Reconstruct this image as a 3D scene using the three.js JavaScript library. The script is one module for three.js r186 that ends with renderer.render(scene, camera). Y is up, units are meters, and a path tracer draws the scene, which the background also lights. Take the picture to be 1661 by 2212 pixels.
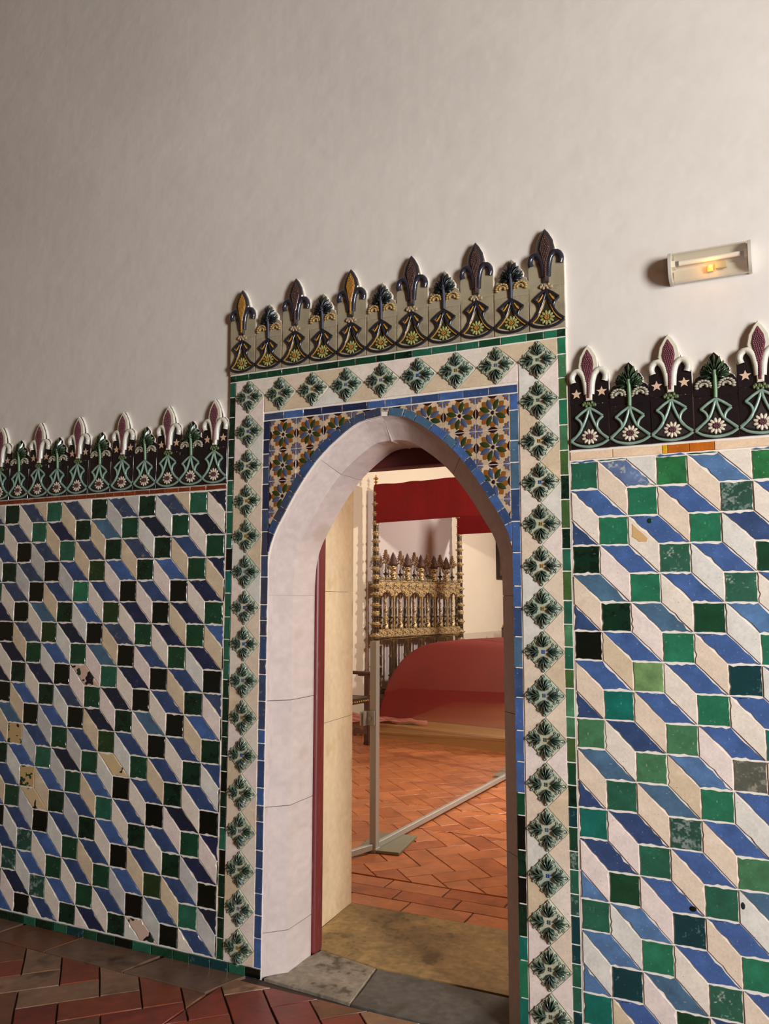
import * as THREE from 'three';
import { mergeGeometries } from 'three/addons/utils/BufferGeometryUtils.js';
import { RoundedBoxGeometry } from 'three/addons/geometries/RoundedBoxGeometry.js';
import { RectAreaLightUniformsLib } from 'three/addons/lights/RectAreaLightUniformsLib.js';

// ------------------------------------------------------------------ camera, sky, lights, exposure
const scene = new THREE.Scene();
const R = THREE.MathUtils.degToRad;
const camera = new THREE.PerspectiveCamera(64.53, 1661 / 2212, 0.05, 60);
camera.position.set(1.3918, 1.4976, 2.9124);
camera.rotation.set(R(6.49), R(25.445), R(0.076), 'YXZ');
scene.add(camera);
scene.background = new THREE.Color(0.55, 0.68, 0.9);
const renderer = new THREE.WebGLRenderer({ antialias: true });
renderer.toneMapping = THREE.LinearToneMapping;
renderer.toneMappingExposure = 1.0;
renderer.shadowMap.enabled = true;
RectAreaLightUniformsLib.init();
// daylight that comes in through the window in the right wall of the front room
const LOW = { y0: 0.25, y1: 1.45, z0: 1.2, z1: 2.2 };
const WIN = { x: 4.86, y0: 1.25, y1: 3.25, z0: 2.7, z1: 3.9 };
{
  const l = new THREE.RectAreaLight(new THREE.Color(0.985, 0.985, 0.985), 66, WIN.z1 - WIN.z0, WIN.y1 - WIN.y0);
  l.position.set(WIN.x, (WIN.y0 + WIN.y1) / 2, (WIN.z0 + WIN.z1) / 2);
  l.lookAt(0, (WIN.y0 + WIN.y1) / 2, (WIN.z0 + WIN.z1) / 2);
  scene.add(l);
  // cool sky light through the low opening nearer the tiled wall
  const c = new THREE.RectAreaLight(new THREE.Color(0.5, 0.7, 1.0), 11, LOW.z1 - LOW.z0, LOW.y1 - LOW.y0);
  c.position.set(WIN.x, (LOW.y0 + LOW.y1) / 2, (LOW.z0 + LOW.z1) / 2);
  c.lookAt(0, (LOW.y0 + LOW.y1) / 2, (LOW.z0 + LOW.z1) / 2);
  scene.add(c);
}
// warm light of the bedroom beyond the door: two ceiling spots on a track
const SPOTS = [[1.0, 3.35, -7.9, -2.9, 0.9, -6.6, 38], [1.6, 3.35, -3.4, -1.9, 0.3, -5.6, 46], [1.25, 3.3, -2.9, -0.55, 0.8, -0.95, 20]];

// ------------------------------------------------------------------ helpers
function rng(seed) { let a = seed >>> 0; return () => { a = (a + 0x6d2b79f5) | 0; let t = Math.imul(a ^ (a >>> 15), 1 | a); t = (t + Math.imul(t ^ (t >>> 7), 61 | t)) ^ t; return ((t ^ (t >>> 14)) >>> 0) / 4294967296; }; }
const rnd = rng(7);
const rr = (a, b) => a + (b - a) * rnd();
const pick = (l) => l[Math.floor(rnd() * l.length)];
const V2 = (x, y) => new THREE.Vector2(x, y), V3 = (x, y, z) => new THREE.Vector3(x, y, z);
const used = {};
const numbered = (n) => { used[n] = (used[n] || 0) + 1; return used[n] === 1 ? n : n + '_' + String(used[n] - 1).padStart(3, '0'); };
function sh(o) { o.castShadow = true; o.receiveShadow = true; return o; }
function mesh(name, geo, mat, parent, pos, rot) {
  const m = sh(new THREE.Mesh(geo, mat)); m.name = name;
  if (pos) m.position.set(...pos);
  if (rot) m.rotation.set(...rot);
  (parent || scene).add(m);
  return m;
}
function grp(name, parent, pos) { const g = new THREE.Group(); g.name = name; if (pos) g.position.set(...pos); parent.add(g); return g; }
function struct(name, geo, mat) {
  let o;
  if (geo) o = mesh(name, geo, mat); else { o = new THREE.Group(); o.name = name; scene.add(o); }
  o.userData = { kind: 'structure' };
  return o;
}
function tag(o, label, category, group) { o.userData = { label, category }; if (group) o.userData.group = group; return o; }
function thing(name, label, category, pos, turn = 0, group) {
  const g = new THREE.Group(); g.name = numbered(name); scene.add(g); g.position.set(...pos); g.rotation.y = turn;
  return tag(g, label, category, group);
}
const bx = (w, h, d, x = 0, y = 0, z = 0) => new THREE.BoxGeometry(w, h, d).translate(x, y, z);
const rbx = (w, h, d, r, x = 0, y = 0, z = 0) => new RoundedBoxGeometry(w, h, d, 2, r).translate(x, y, z);
const lathe = (pts, seg = 20) => new THREE.LatheGeometry(pts.map((p) => V2(p[0], p[1])), seg);
const tube = (pts, r, seg = 14, rad = 6, closed = false) => new THREE.TubeGeometry(new THREE.CatmullRomCurve3(pts.map((p) => V3(p[0], p[1], p[2] || 0)), closed), seg, r, rad, closed);
const cat = (list) => mergeGeometries(list.map((g) => { const n = g.index ? g.toNonIndexed() : g; for (const k of Object.keys(n.attributes)) if (!['position', 'normal', 'uv'].includes(k)) n.deleteAttribute(k); return n; }));
const ball = (r, x, y, z, sx = 1, sy = 1, sz = 1, a = 8, b = 6) => new THREE.SphereGeometry(r, a, b).scale(sx, sy, sz).translate(x, y, z);

// noise
const PERM = (() => { const r = rng(99), p = [...Array(256).keys()]; for (let i = 255; i > 0; i--) { const j = Math.floor(r() * (i + 1)); [p[i], p[j]] = [p[j], p[i]]; } return p.concat(p); })();
function vnoise(x, y, per) {                                   // tileable value noise
  const xi = Math.floor(x), yi = Math.floor(y), fx = x - xi, fy = y - yi, w = (t) => t * t * (3 - 2 * t);
  const h = (i, j) => PERM[(PERM[((i % per) + per) % per] + ((j % per) + per) % per) & 255] / 255;
  const a = h(xi, yi), b = h(xi + 1, yi), c = h(xi, yi + 1), d = h(xi + 1, yi + 1), u = w(fx), v = w(fy);
  return a + (b - a) * u + (c - a) * v + (a - b - c + d) * u * v;
}
function fbm(u, v, base, oct, off = 0) { let s = 0, a = 0.5, n = 0, p = base; for (let i = 0; i < oct; i++) { s += a * vnoise(u * p + off * 17 * (i + 1), v * p + off * 31, p); n += a; a *= 0.5; p *= 2; } return s / n; }
const hex = (h) => [(h >> 16) & 255, (h >> 8) & 255, h & 255];
function tex(size, fn, srgb = true, rep) {
  const d = new Uint8Array(size * size * 4);
  for (let j = 0; j < size; j++) for (let i = 0; i < size; i++) {
    const c = fn(i / size, j / size), k = (j * size + i) * 4;
    d[k] = Math.max(0, Math.min(255, c[0])); d[k + 1] = Math.max(0, Math.min(255, c[1])); d[k + 2] = Math.max(0, Math.min(255, c[2])); d[k + 3] = 255;
  }
  const t = new THREE.DataTexture(d, size, size, THREE.RGBAFormat);
  t.magFilter = THREE.LinearFilter; t.minFilter = THREE.LinearMipmapLinearFilter; t.generateMipmaps = true;
  t.wrapS = t.wrapT = THREE.RepeatWrapping; if (srgb) t.colorSpace = THREE.SRGBColorSpace;
  if (rep) t.repeat.set(rep, rep);
  t.needsUpdate = true; return t;
}
const mix = (a, b, t) => [a[0] + (b[0] - a[0]) * t, a[1] + (b[1] - a[1]) * t, a[2] + (b[2] - a[2]) * t];
const sst = (a, b, x) => { const t = Math.max(0, Math.min(1, (x - a) / (b - a))); return t * t * (3 - 2 * t); };
const mat = (o) => new THREE.MeshStandardMaterial(o);
const phys = (o) => new THREE.MeshPhysicalMaterial(o);

// ------------------------------------------------------------------ materials
let texSeed = 1;
// fired glaze: mottled base colour, pin holes, optional worn pale patches of bared body
function glaze(base, { mot = 0.16, speck = 0.5, worn = 0, wear = 0xb9b0a0, rough = 0.2, dark = 0 } = {}) {
  const o = texSeed++, c = hex(base), w = hex(wear);
  const map = tex(160, (u, v) => {
    const n = fbm(u, v, 4, 4, o), f = fbm(u, v, 24, 2, o + 3), g = fbm(u, v, 8, 3, o + 9);
    let k = 1 + (n - 0.5) * 2 * mot + (f - 0.5) * 0.1;
    let col = [c[0] * k, c[1] * k, c[2] * k];
    if (dark) col = mix(col, [c[0] * 0.3, c[1] * 0.3, c[2] * 0.3], dark * sst(0.5, 0.68, g));
    if (speck && f > 0.78 && g > 0.5) col = mix(col, w, speck * sst(0.78, 0.9, f));
    if (worn) col = mix(col, w, 0.85 * sst(0.62 - worn * 0.25, 0.8 - worn * 0.2, g * 0.6 + f * 0.4));
    return col;
  });
  return phys({ map, roughness: rough + worn * 0.3, clearcoat: 0.35 * (1 - worn), clearcoatRoughness: 0.12 });
}
const G = {
  mid: glaze(0x245a44), bright: glaze(0x246b4c), grass: glaze(0x286b3c, { mot: 0.25 }), dusk: glaze(0x2c5b47, { worn: 0.12 }), deep: glaze(0x143f29),
  dark: glaze(0x0a2c1c, { dark: 0.5 }), black: glaze(0x050f0a, { speck: 0.2 }), teal: glaze(0x146456), olive: glaze(0x3f5c30), moss: glaze(0x22391c), lime: glaze(0x70905a, { mot: 0.25 }),
  soft: glaze(0x44744f, { mot: 0.2 }), worn: glaze(0x24483a, { worn: 0.6, wear: 0x8a8f86 }), grey: glaze(0x55564a, { worn: 0.5, wear: 0x8d8877 }), dteal: glaze(0x10383a, { worn: 0.12, wear: 0x5d7270 }),
};
const B = {
  cob: glaze(0x425e8e), deep: glaze(0x34486c), steel: glaze(0x48667c), slate: glaze(0x39475f, { worn: 0.1, wear: 0x77736c }), navy: glaze(0x222a44), dim: glaze(0x3b3e50), ink: glaze(0x1c2434),
  worn: glaze(0x5b6e8e, { worn: 0.55, wear: 0xb3aca2 }), pale: glaze(0x527398),
};
const W = {
  cream: glaze(0xdccfbd, { mot: 0.05, wear: 0x6d5a48, speck: 0.5, rough: 0.28 }), pink: glaze(0xdfcec2, { mot: 0.06, wear: 0x9a6c58, speck: 0.45, rough: 0.28 }), cool: glaze(0xd2cdc0, { mot: 0.05, wear: 0x807a70, rough: 0.28 }),
  tan: glaze(0xcdb899, { mot: 0.07, wear: 0x77604c, rough: 0.3 }), grey: glaze(0xbdb9b0, { mot: 0.1, wear: 0x77736c, rough: 0.3 }), buff: glaze(0xd8c4ac, { mot: 0.05, wear: 0x8a705c, rough: 0.28 }),
};
const RED = [glaze(0x6d2f17, { mot: 0.2 }), glaze(0x7d3413, { mot: 0.2 })], ORANGE = glaze(0xb4601a, { mot: 0.15 }), YEL = glaze(0xc99a22), PEACH = glaze(0xdcbf9f, { mot: 0.06, wear: 0x9b7c62 });
const grout = mat({ color: 0xddd2c4, roughness: 0.95 });
const limewash = mat({ color: 0xddd6ca, roughness: 0.95 });
const plasterMap = tex(512, (u, v) => { const n = fbm(u, v, 3, 5, 2), f = fbm(u, v, 32, 3, 5), k = 1 + (n - 0.5) * 0.1 + (f - 0.5) * 0.03; return [212 * k, 204 * k, 193 * k]; });
const plasterBump = tex(512, (u, v) => { const n = fbm(u, v, 4, 4, 6) * 0.75 + fbm(u, v, 40, 3, 8) * 0.25; return [n * 255, n * 255, n * 255]; }, false);
const plaster = mat({ map: plasterMap, bumpMap: plasterBump, bumpScale: 0.006, roughness: 0.92 });
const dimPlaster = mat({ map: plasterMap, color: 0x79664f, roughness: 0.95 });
const wallPaint = mat({ color: 0xd8cfc0, roughness: 0.95 });
const creamPaint = mat({ map: tex(256, (u, v) => { const n = fbm(u, v, 4, 4, 12), k = 1 + (n - 0.5) * 0.06; return [232 * k, 222 * k, 204 * k]; }), roughness: 0.9 });
const stoneMap = (b, o, amt = 0.22, st = [120, 100, 78]) => tex(256, (u, v) => { const n = fbm(u, v, 3, 5, o), f = fbm(u, v, 30, 3, o + 4), c = hex(b), k = 1 + (n - 0.5) * amt + (f - 0.5) * 0.1; let col = [c[0] * k, c[1] * k, c[2] * k]; return mix(col, st, 0.4 * sst(0.6, 0.8, fbm(u, v, 6, 3, o + 8))); });
const fineBump = tex(256, (u, v) => { const n = fbm(u, v, 12, 4, 21); return [n * 255, n * 255, n * 255]; }, false);
const archStone = mat({ map: stoneMap(0xc2b1a8, 31, 0.1, [170, 150, 126]), bumpMap: fineBump, bumpScale: 0.003, roughness: 0.85 });
const jambStone = mat({ map: stoneMap(0xd6be9a, 36, 0.16, [176, 146, 92]), bumpMap: fineBump, bumpScale: 0.004, roughness: 0.9 });
const slabMap = (b, o, st) => tex(320, (u, v) => { const n = fbm(u, v, 3, 5, o), f = fbm(u, v, 40, 3, o + 4), g = fbm(u, v, 7, 5, o + 8), c = hex(b), k = 1 + (n - 0.5) * 0.5 + (f - 0.5) * 0.4; return mix([c[0] * k, c[1] * k, c[2] * k], st, 0.8 * sst(0.55, 0.68, g * 0.75 + f * 0.25)); });
const slabStones = [[0x8c8170, 41, [66, 56, 46]], [0x55504a, 44, [70, 60, 48]], [0x94784a, 47, [86, 66, 36]]].map(([c, o, st]) => mat({ map: slabMap(c, o, st), bumpMap: fineBump, bumpScale: 0.008, roughness: 0.6 }));
const terra = (b, o, st = 0.5) => mat({ map: tex(192, (u, v) => { const n = fbm(u, v, 3, 4, o), f = fbm(u, v, 20, 3, o + 2), c = hex(b), k = 1 + (n - 0.5) * 0.4 + (f - 0.5) * 0.16; return mix([c[0] * k, c[1] * k, c[2] * k], [52, 34, 24], st * sst(0.52, 0.78, fbm(u, v, 5, 4, o + 5))); }), bumpMap: fineBump, bumpScale: 0.002, roughness: 0.42 });
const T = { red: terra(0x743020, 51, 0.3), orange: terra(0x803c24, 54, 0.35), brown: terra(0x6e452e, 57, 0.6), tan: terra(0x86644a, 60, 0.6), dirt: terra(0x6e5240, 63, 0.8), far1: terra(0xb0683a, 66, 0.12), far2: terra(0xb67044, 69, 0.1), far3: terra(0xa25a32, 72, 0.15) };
const mortar = mat({ color: 0x3c2c22, roughness: 0.95 });
const oxblood = mat({ map: tex(128, (u, v) => { const n = fbm(u, v, 6, 4, 81), f = fbm(u, v, 32, 2, 83); const k = 1 + (n - 0.5) * 0.3; return mix([104 * k, 38 * k, 36 * k], [170, 140, 130], f > 0.82 ? 0.6 : 0); }), roughness: 0.4 });
const darkWood = mat({ map: tex(128, (u, v) => { const n = fbm(u, v * 0.2, 8, 4, 85); return [62 * (0.7 + n * 0.6), 30 * (0.7 + n * 0.6), 20 * (0.7 + n * 0.6)]; }), roughness: 0.42 });
const ebony = mat({ map: tex(128, (u, v) => { const n = fbm(u, v, 16, 3, 87); return mix([26, 18, 13], [176, 140, 84], sst(0.54, 0.68, n)); }), roughness: 0.35 });
const boxUV = (g, s = 0.17) => wallUV(g.index ? g.toNonIndexed() : g, s);
const gilt = mat({ map: tex(192, (u, v) => { const n = fbm(u, v, 24, 3, 89); return mix([44, 31, 20], [232, 204, 150], sst(0.37, 0.56, n)); }), bumpMap: tex(192, (u, v) => { const n = fbm(u, v, 20, 3, 89) * 255; return [n, n, n]; }, false), bumpScale: 0.004, roughness: 0.38, metalness: 0.35 });
const brass = mat({ color: 0xc9a052, roughness: 0.28, metalness: 0.8 });
const coneWood = mat({ color: 0x5a3e2f, roughness: 0.6 });
const treeGilt = mat({ color: 0x967650, roughness: 0.45, metalness: 0.25 });
const cloth = (c, o) => phys({ map: tex(192, (u, v) => { const n = fbm(u, v, 3, 3, o), f = fbm(u, v, 48, 2, o + 2), k = 1 + (n - 0.5) * 0.14 + (f - 0.5) * 0.12, q = hex(c); return [q[0] * k, q[1] * k, q[2] * k]; }), roughness: 0.9, sheen: 0.3, sheenRoughness: 0.6, sheenColor: new THREE.Color(c) });
const wine = cloth(0x84090f, 91), wineSpread = cloth(0x90222a, 93);
const alu = mat({ color: 0xb0b2ae, roughness: 0.35, metalness: 0.3 });
const plateMetal = mat({ color: 0x7d7b66, roughness: 0.5, metalness: 0.2 });
const glass = phys({ color: 0xffffff, transmission: 1, thickness: 0, roughness: 0.0, ior: 1.52 });
const leather = mat({ color: 0x2a2118, roughness: 0.45 });

// ------------------------------------------------------------------ tiles
function insetConvex(p, d) {                                     // moves every edge of a counter-clockwise convex polygon inwards
  const n = p.length, out = [];
  for (let i = 0; i < n; i++) {
    const a = p[(i + n - 1) % n], b = p[i], c = p[(i + 1) % n];
    const e1 = V2(b[0] - a[0], b[1] - a[1]).normalize(), e2 = V2(c[0] - b[0], c[1] - b[1]).normalize();
    const n1 = V2(-e1.y, e1.x), n2 = V2(-e2.y, e2.x), k = 1 + n1.dot(n2);
    out.push([b[0] + d * (n1.x + n2.x) / k, b[1] + d * (n1.y + n2.y) / k]);
  }
  return out;
}
function clipRect(p, x0, x1, y0, y1) {
  const cut = (q, f, ip) => { const o = []; for (let i = 0; i < q.length; i++) { const a = q[i], b = q[(i + 1) % q.length], fa = f(a), fb = f(b); if (fa >= 0) o.push(a); if (fa * fb < 0) { const t = fa / (fa - fb); o.push([a[0] + (b[0] - a[0]) * t, a[1] + (b[1] - a[1]) * t]); } } return o; };
  for (const f of [(a) => a[0] - x0, (a) => x1 - a[0], (a) => a[1] - y0, (a) => y1 - a[1]]) { p = cut(p, f); if (p.length < 3) return []; }
  return p;
}
const area = (p) => { let s = 0; p.forEach((a, i) => { const b = p[(i + 1) % p.length]; s += a[0] * b[1] - a[1] * b[0]; }); return s / 2; };
const clean = (p) => p.filter((a, i) => { const b = p[(i + 1) % p.length]; return Math.hypot(a[0] - b[0], a[1] - b[1]) > 0.0015; });
// a tile: prism with an uneven, bevelled rim. pts counter-clockwise, in metres
function tileGeo(pts, { depth = 0.0042, bevel = 0.0012, jit = 0.0012, seg = 4, uv = 0.16, chip = 0.0 } = {}) {
  const ring = [];
  pts.forEach((a, i) => {
    const b = pts[(i + 1) % pts.length], L = Math.hypot(b[0] - a[0], b[1] - a[1]), n = Math.max(1, Math.min(seg, Math.round(L / 0.013)));
    const nx = -(b[1] - a[1]) / L, ny = (b[0] - a[0]) / L;
    for (let k = 0; k < n; k++) { const t = k / n, j = (k ? rr(0, jit) : rr(0, jit * 0.6)) + (k && rnd() < chip ? rr(0.001, 0.005) : 0); ring.push([a[0] + (b[0] - a[0]) * t + nx * j, a[1] + (b[1] - a[1]) * t + ny * j]); }
  });
  let cx = 0, cy = 0; ring.forEach((q) => { cx += q[0] / ring.length; cy += q[1] / ring.length; });
  const top = ring.map((q) => { const dx = cx - q[0], dy = cy - q[1], l = Math.hypot(dx, dy) || 1; return [q[0] + dx / l * bevel, q[1] + dy / l * bevel]; });
  const P = [], U = [], ou = rnd(), ov = rnd(), fl = rnd() < 0.5 ? 1 : -1;
  const v = (q, z) => { P.push(q[0], q[1], z); U.push(fl * q[0] / uv + ou, q[1] / uv + ov); };
  const n = ring.length;
  for (let i = 0; i < n; i++) {
    const j = (i + 1) % n;
    v(ring[i], 0); v(ring[j], 0); v(ring[j], depth - bevel); v(ring[i], 0); v(ring[j], depth - bevel); v(ring[i], depth - bevel);
    v(ring[i], depth - bevel); v(ring[j], depth - bevel); v(top[j], depth); v(ring[i], depth - bevel); v(top[j], depth); v(top[i], depth);
  }
  for (const f of THREE.ShapeUtils.triangulateShape(top.map((q) => V2(q[0], q[1])), [])) for (const k of f) v(top[k], depth);
  const g = new THREE.BufferGeometry();
  g.setAttribute('position', new THREE.Float32BufferAttribute(P, 3)); g.setAttribute('uv', new THREE.Float32BufferAttribute(U, 2));
  g.computeVertexNormals(); return g;
}
const rectP = (w, h) => [[-w / 2, -h / 2], [w / 2, -h / 2], [w / 2, h / 2], [-w / 2, h / 2]];
function stripOf(parent, name, mats, x0, y0, x1, y1, along, opt = {}) {       // a course of small tiles of uneven length
  let p = along === 'x' ? x0 : y0; const end = along === 'x' ? x1 : y1, [lo, hi] = opt.len || [0.06, 0.105], gap = opt.gap || 0.0035;
  while (p < end - 0.01) {
    let L = rr(lo, hi); if (end - p - L < lo * 0.6) L = end - p;
    const w = along === 'x' ? L - gap : x1 - x0, h = along === 'x' ? y1 - y0 : L - gap;
    const cx = along === 'x' ? p + L / 2 : (x0 + x1) / 2, cy = along === 'x' ? (y0 + y1) / 2 : p + L / 2;
    const m = typeof mats === 'function' ? mats(cx, cy) : pick(mats);
    mesh(name, tileGeo(rectP(w, h), { jit: 0.0014, seg: 3, depth: opt.depth || 0.0042 }), m, parent, [cx, cy, opt.z ?? 0.012], [rr(-0.012, 0.012), rr(-0.012, 0.012), 0]);
    p += L;
  }
}

// tile dado: squares and two kinds of slanted tiles, laid as a repeating field
const SQ = [[0, 0], [1, 0], [1, 1], [0, 1]], WH = [[1, 0], [2, -1], [2, 0], [1, 1]], BL = [[0, 0], [1, -1], [2, -1], [1, 0]];
function dado(parent, ox, oy, su, sv, x0, x1, y0, y1, tone) {
  const cache = {};
  const kinds = [['green_tile', SQ], ['white_tile', WH], ['blue_tile', BL]];
  for (let m = -60; m < 60; m++) for (let n = -60; n < 60; n++) {
    const u = 2 * m + n, v = -m - 2 * n;
    if (ox + (u + 3) * su < x0 || ox + (u - 1) * su > x1 || oy + (v + 2) * sv < y0 || oy + (v - 2) * sv > y1) continue;
    kinds.forEach(([name, shape], k) => {
      const full = shape.map((p) => [ox + (u + p[0]) * su, oy + (v + p[1]) * sv]);
      const c = clean(clipRect(full, x0, x1, y0, y1));
      if (c.length < 3 || area(c) < 0.00025) return;
      let cx = 0, cy = 0; c.forEach((q) => { cx += q[0] / c.length; cy += q[1] / c.length; });
      const loc = c.map((q) => [q[0] - cx, q[1] - cy]);
      let g;
      const whole = Math.abs(area(c) - area(full)) < 1e-7;
      const make = () => tileGeo(insetConvex(loc, k === 1 ? 0.0012 : 0.002), { jit: k === 1 ? 0.0008 : k === 2 ? 0.0034 : 0.0028, seg: 7, chip: k === 2 ? 0.26 : 0.06, depth: 0.0036 });
      if (whole) { const key = k + '_' + Math.floor(rnd() * 9); g = cache[key] = cache[key] || make(); } else g = make();
      mesh(name, g, tone(name, u, v, cx, cy), parent, [cx, cy, 0.012 + rr(0, 0.0012)], [rr(-0.011, 0.011), rr(-0.011, 0.011), 0]);
    });
  }
}
const RG = { '0,0': 'mid', '3,0': 'grass', '6,0': 'grass', '2,-1': 'bright', '5,-1': 'worn', '1,-2': 'bright', '4,-2': 'bright', '0,-3': 'dark', '3,-3': 'dusk', '6,-3': 'deep', '2,-4': 'bright', '5,-4': 'dusk', '1,-5': 'dark', '4,-5': 'deep', '0,-6': 'black', '3,-6': 'bright', '6,-6': 'bright', '2,-7': 'lime', '5,-7': 'dteal', '1,-8': 'teal', '4,-8': 'bright', '0,-9': 'soft', '3,-9': 'soft', '6,-9': 'teal', '2,-10': 'soft', '5,-10': 'grey', '1,-11': 'mid', '4,-11': 'bright', '0,-12': 'teal', '3,-12': 'worn', '2,-13': 'mid', '5,-13': 'soft', '1,-14': 'deep', '4,-14': 'mid', '0,-15': 'mid', '3,-15': 'dteal', '2,-16': 'bright', '5,-16': 'bright', '1,-17': 'dteal', '4,-17': 'dusk', '0,-18': 'teal' };
const RB = { '1,1': 'worn', '0,0': 'cob', '3,0': 'cob', '5,2': 'steel', '-1,-1': 'deep', '1,-2': 'cob', '4,-2': 'cob', '0,-3': 'steel', '3,-3': 'cob', '2,-4': 'steel', '5,-4': 'pale', '-1,-4': 'deep', '1,-5': 'cob', '4,-5': 'cob', '0,-6': 'cob', '3,-6': 'cob', '2,-7': 'cob', '-1,-7': 'deep', '1,-8': 'deep', '4,-8': 'cob', '0,-9': 'steel', '3,-9': 'pale', '2,-10': 'steel', '-1,-10': 'deep', '1,-11': 'deep', '0,-12': 'deep', '3,-12': 'cob' };
const odd = (pat, ground) => phys({ map: tex(160, (u, v) => { const n = fbm(u, v, 3, 3, 141 + pat), f = fbm(u, v, 5, 3, 150 + pat); let c = hex(ground); c = mix(c, [30, 24, 30], sst(0.55, 0.57, n)); return mix(c, pat ? [26, 52, 34] : [206, 178, 130], sst(0.56, 0.58, f)); }), roughness: 0.28, clearcoat: 0.3 });
const ODD = [odd(0, 0xc8ae84), odd(1, 0xb89a68), odd(2, 0xc9aa96)];
function toneRight(name, u, v, x, y) {
  const r = rnd(), k = u + ',' + v;
  if (name === 'green_tile') return G[RG[k] || pick(['mid', 'bright', 'teal', 'deep', 'soft', 'dusk'])];
  if (name === 'blue_tile') return B[RB[k] || (r < 0.62 ? 'cob' : r < 0.75 ? 'deep' : r < 0.88 ? 'steel' : 'pale')];
  return W[r < 0.34 ? 'cream' : r < 0.6 ? 'pink' : r < 0.72 ? 'cool' : r < 0.9 ? 'buff' : 'tan'];
}
const LG = { '0,0': 'mid', '1,-2': 'deep', '-1,-1': 'deep', '-3,0': 'dark', '-4,-1': 'deep', '-2,-2': 'dark', '0,-3': 'deep', '-1,-4': 'black', '-3,-3': 'dark', '1,-5': 'deep', '0,-6': 'deep', '-6,0': 'dark', '-9,0': 'mid', '-12,0': 'dark', '-7,-1': 'dark', '-10,-1': 'mid', '-8,-2': 'mid', '-11,-2': 'black', '-6,-3': 'moss', '-9,-3': 'black', '-12,-3': 'dark', '-7,-4': 'bright', '-10,-4': 'black', '-4,-4': 'black', '-2,-5': 'black', '-5,-5': 'moss', '-8,-5': 'dark', '-11,-5': 'black', '-9,-6': 'moss', '-6,-6': 'black', '0,-18': 'mid', '0,-15': 'deep', '-1,-19': 'black', '-1,-16': 'dark', '-9,-18': 'worn', '-11,-17': 'worn', '-10,-16': 'worn', '1,-8': 'black', '1,-11': 'dark', '1,-14': 'black' };
function toneLeft(name, u, v) {
  const r = rnd(), k = u + ',' + v;
  if (name === 'green_tile' && (k === '-11,-11' || k === '-10,-13')) return ODD[1];
  if (name === 'blue_tile' && (k === '-5,-11' || k === '-10,-13')) return ODD[0];
  if (name === 'blue_tile' && (k === '-7,-7' || k === '-3,-18')) return ODD[2];
  if (name === 'green_tile') return G[LG[k] || (r < 0.28 ? 'black' : r < 0.56 ? 'dark' : r < 0.84 ? 'deep' : r < 0.93 ? 'mid' : 'moss')];
  if (name === 'blue_tile') { const low = v < -9; return B[r < (low ? 0.3 : 0.12) ? 'cob' : r < (low ? 0.72 : 0.3) ? 'deep' : r < (low ? 0.86 : 0.52) ? 'navy' : r < 0.62 ? 'steel' : r < 0.86 ? 'slate' : 'ink']; }
  return W[r < 0.3 ? 'cream' : r < 0.5 ? 'pink' : r < 0.66 ? 'cool' : r < 0.85 ? 'tan' : 'grey'];
}

// ------------------------------------------------------------------ walls, ceiling, window of the front room
// the stone opening, right half, from the crown down: outer edge of the arch stones
const OUT = new THREE.CatmullRomCurve3([[0, 2.252], [0.1, 2.236], [0.2, 2.177], [0.3, 2.092], [0.4, 1.965], [0.46, 1.868], [0.5, 1.8], [0.53, 1.715], [0.543, 1.6], [0.545, 1.5]].map((p) => V3(p[0], p[1], 0)), false, 'centripetal');
const curvePts = OUT.getSpacedPoints(48).map((p) => [p.x, p.y]); curvePts.push([0.545, 0]);
const offCurve = (d) => curvePts.map((p, i) => {                 // curve moved by d along its outward normal
  const a = curvePts[Math.max(0, i - 1)], b = curvePts[Math.min(curvePts.length - 1, i + 1)];
  let tx = b[0] - a[0], ty = b[1] - a[1]; const l = Math.hypot(tx, ty); tx /= l; ty /= l;
  if (i === 0) return [0, p[1] + d * 1.1];
  let q = [p[0] - ty * d, p[1] + tx * d]; return q[0] < 0 ? [0, p[1] + d * 1.1] : q;
});
const yOn = (c, x) => { x = Math.abs(x); for (let i = 0; i + 1 < c.length; i++) if (x >= c[i][0] && x <= c[i + 1][0]) { const t = (x - c[i][0]) / (c[i + 1][0] - c[i][0] || 1); return c[i][1] + t * (c[i + 1][1] - c[i][1]); } return x < c[0][0] ? c[0][1] : 0; };
function wallUV(g, s = 2.2) { const p = g.attributes.position, nn = g.attributes.normal, uv = []; for (let i = 0; i < p.count; i++) { const ax = Math.abs(nn.getX(i)), az = Math.abs(nn.getZ(i)); uv.push((ax > az ? p.getZ(i) : p.getX(i)) / s, (Math.abs(nn.getY(i)) > 0.7 ? p.getZ(i) : p.getY(i)) / s); } g.setAttribute('uv', new THREE.Float32BufferAttribute(uv, 2)); return g; }
const CEIL = 5.3, XL = -3.6, XR = 4.9, ZF = 6.6;
{
  const s = new THREE.Shape();
  s.moveTo(XL, -0.02); s.lineTo(-0.545, -0.02);
  for (let i = curvePts.length - 1; i >= 0; i--) s.lineTo(-curvePts[i][0], curvePts[i][1]);
  for (let i = 1; i < curvePts.length; i++) s.lineTo(curvePts[i][0], curvePts[i][1]);
  s.lineTo(0.545, -0.02); s.lineTo(XR, -0.02); s.lineTo(XR, CEIL); s.lineTo(XL, CEIL); s.closePath();
  struct('wall_back', wallUV(new THREE.ExtrudeGeometry(s, { depth: 0.33, bevelEnabled: false }).translate(0, 0, -0.33)), plaster);
}
struct('wall_left', wallUV(bx(0.3, CEIL, ZF + 0.3, XL - 0.15, CEIL / 2, ZF / 2 - 0.15)), dimPlaster);
struct('wall_front', wallUV(bx(XR - XL, CEIL, 0.3, (XR + XL) / 2, CEIL / 2, ZF + 0.15)), dimPlaster);
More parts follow.
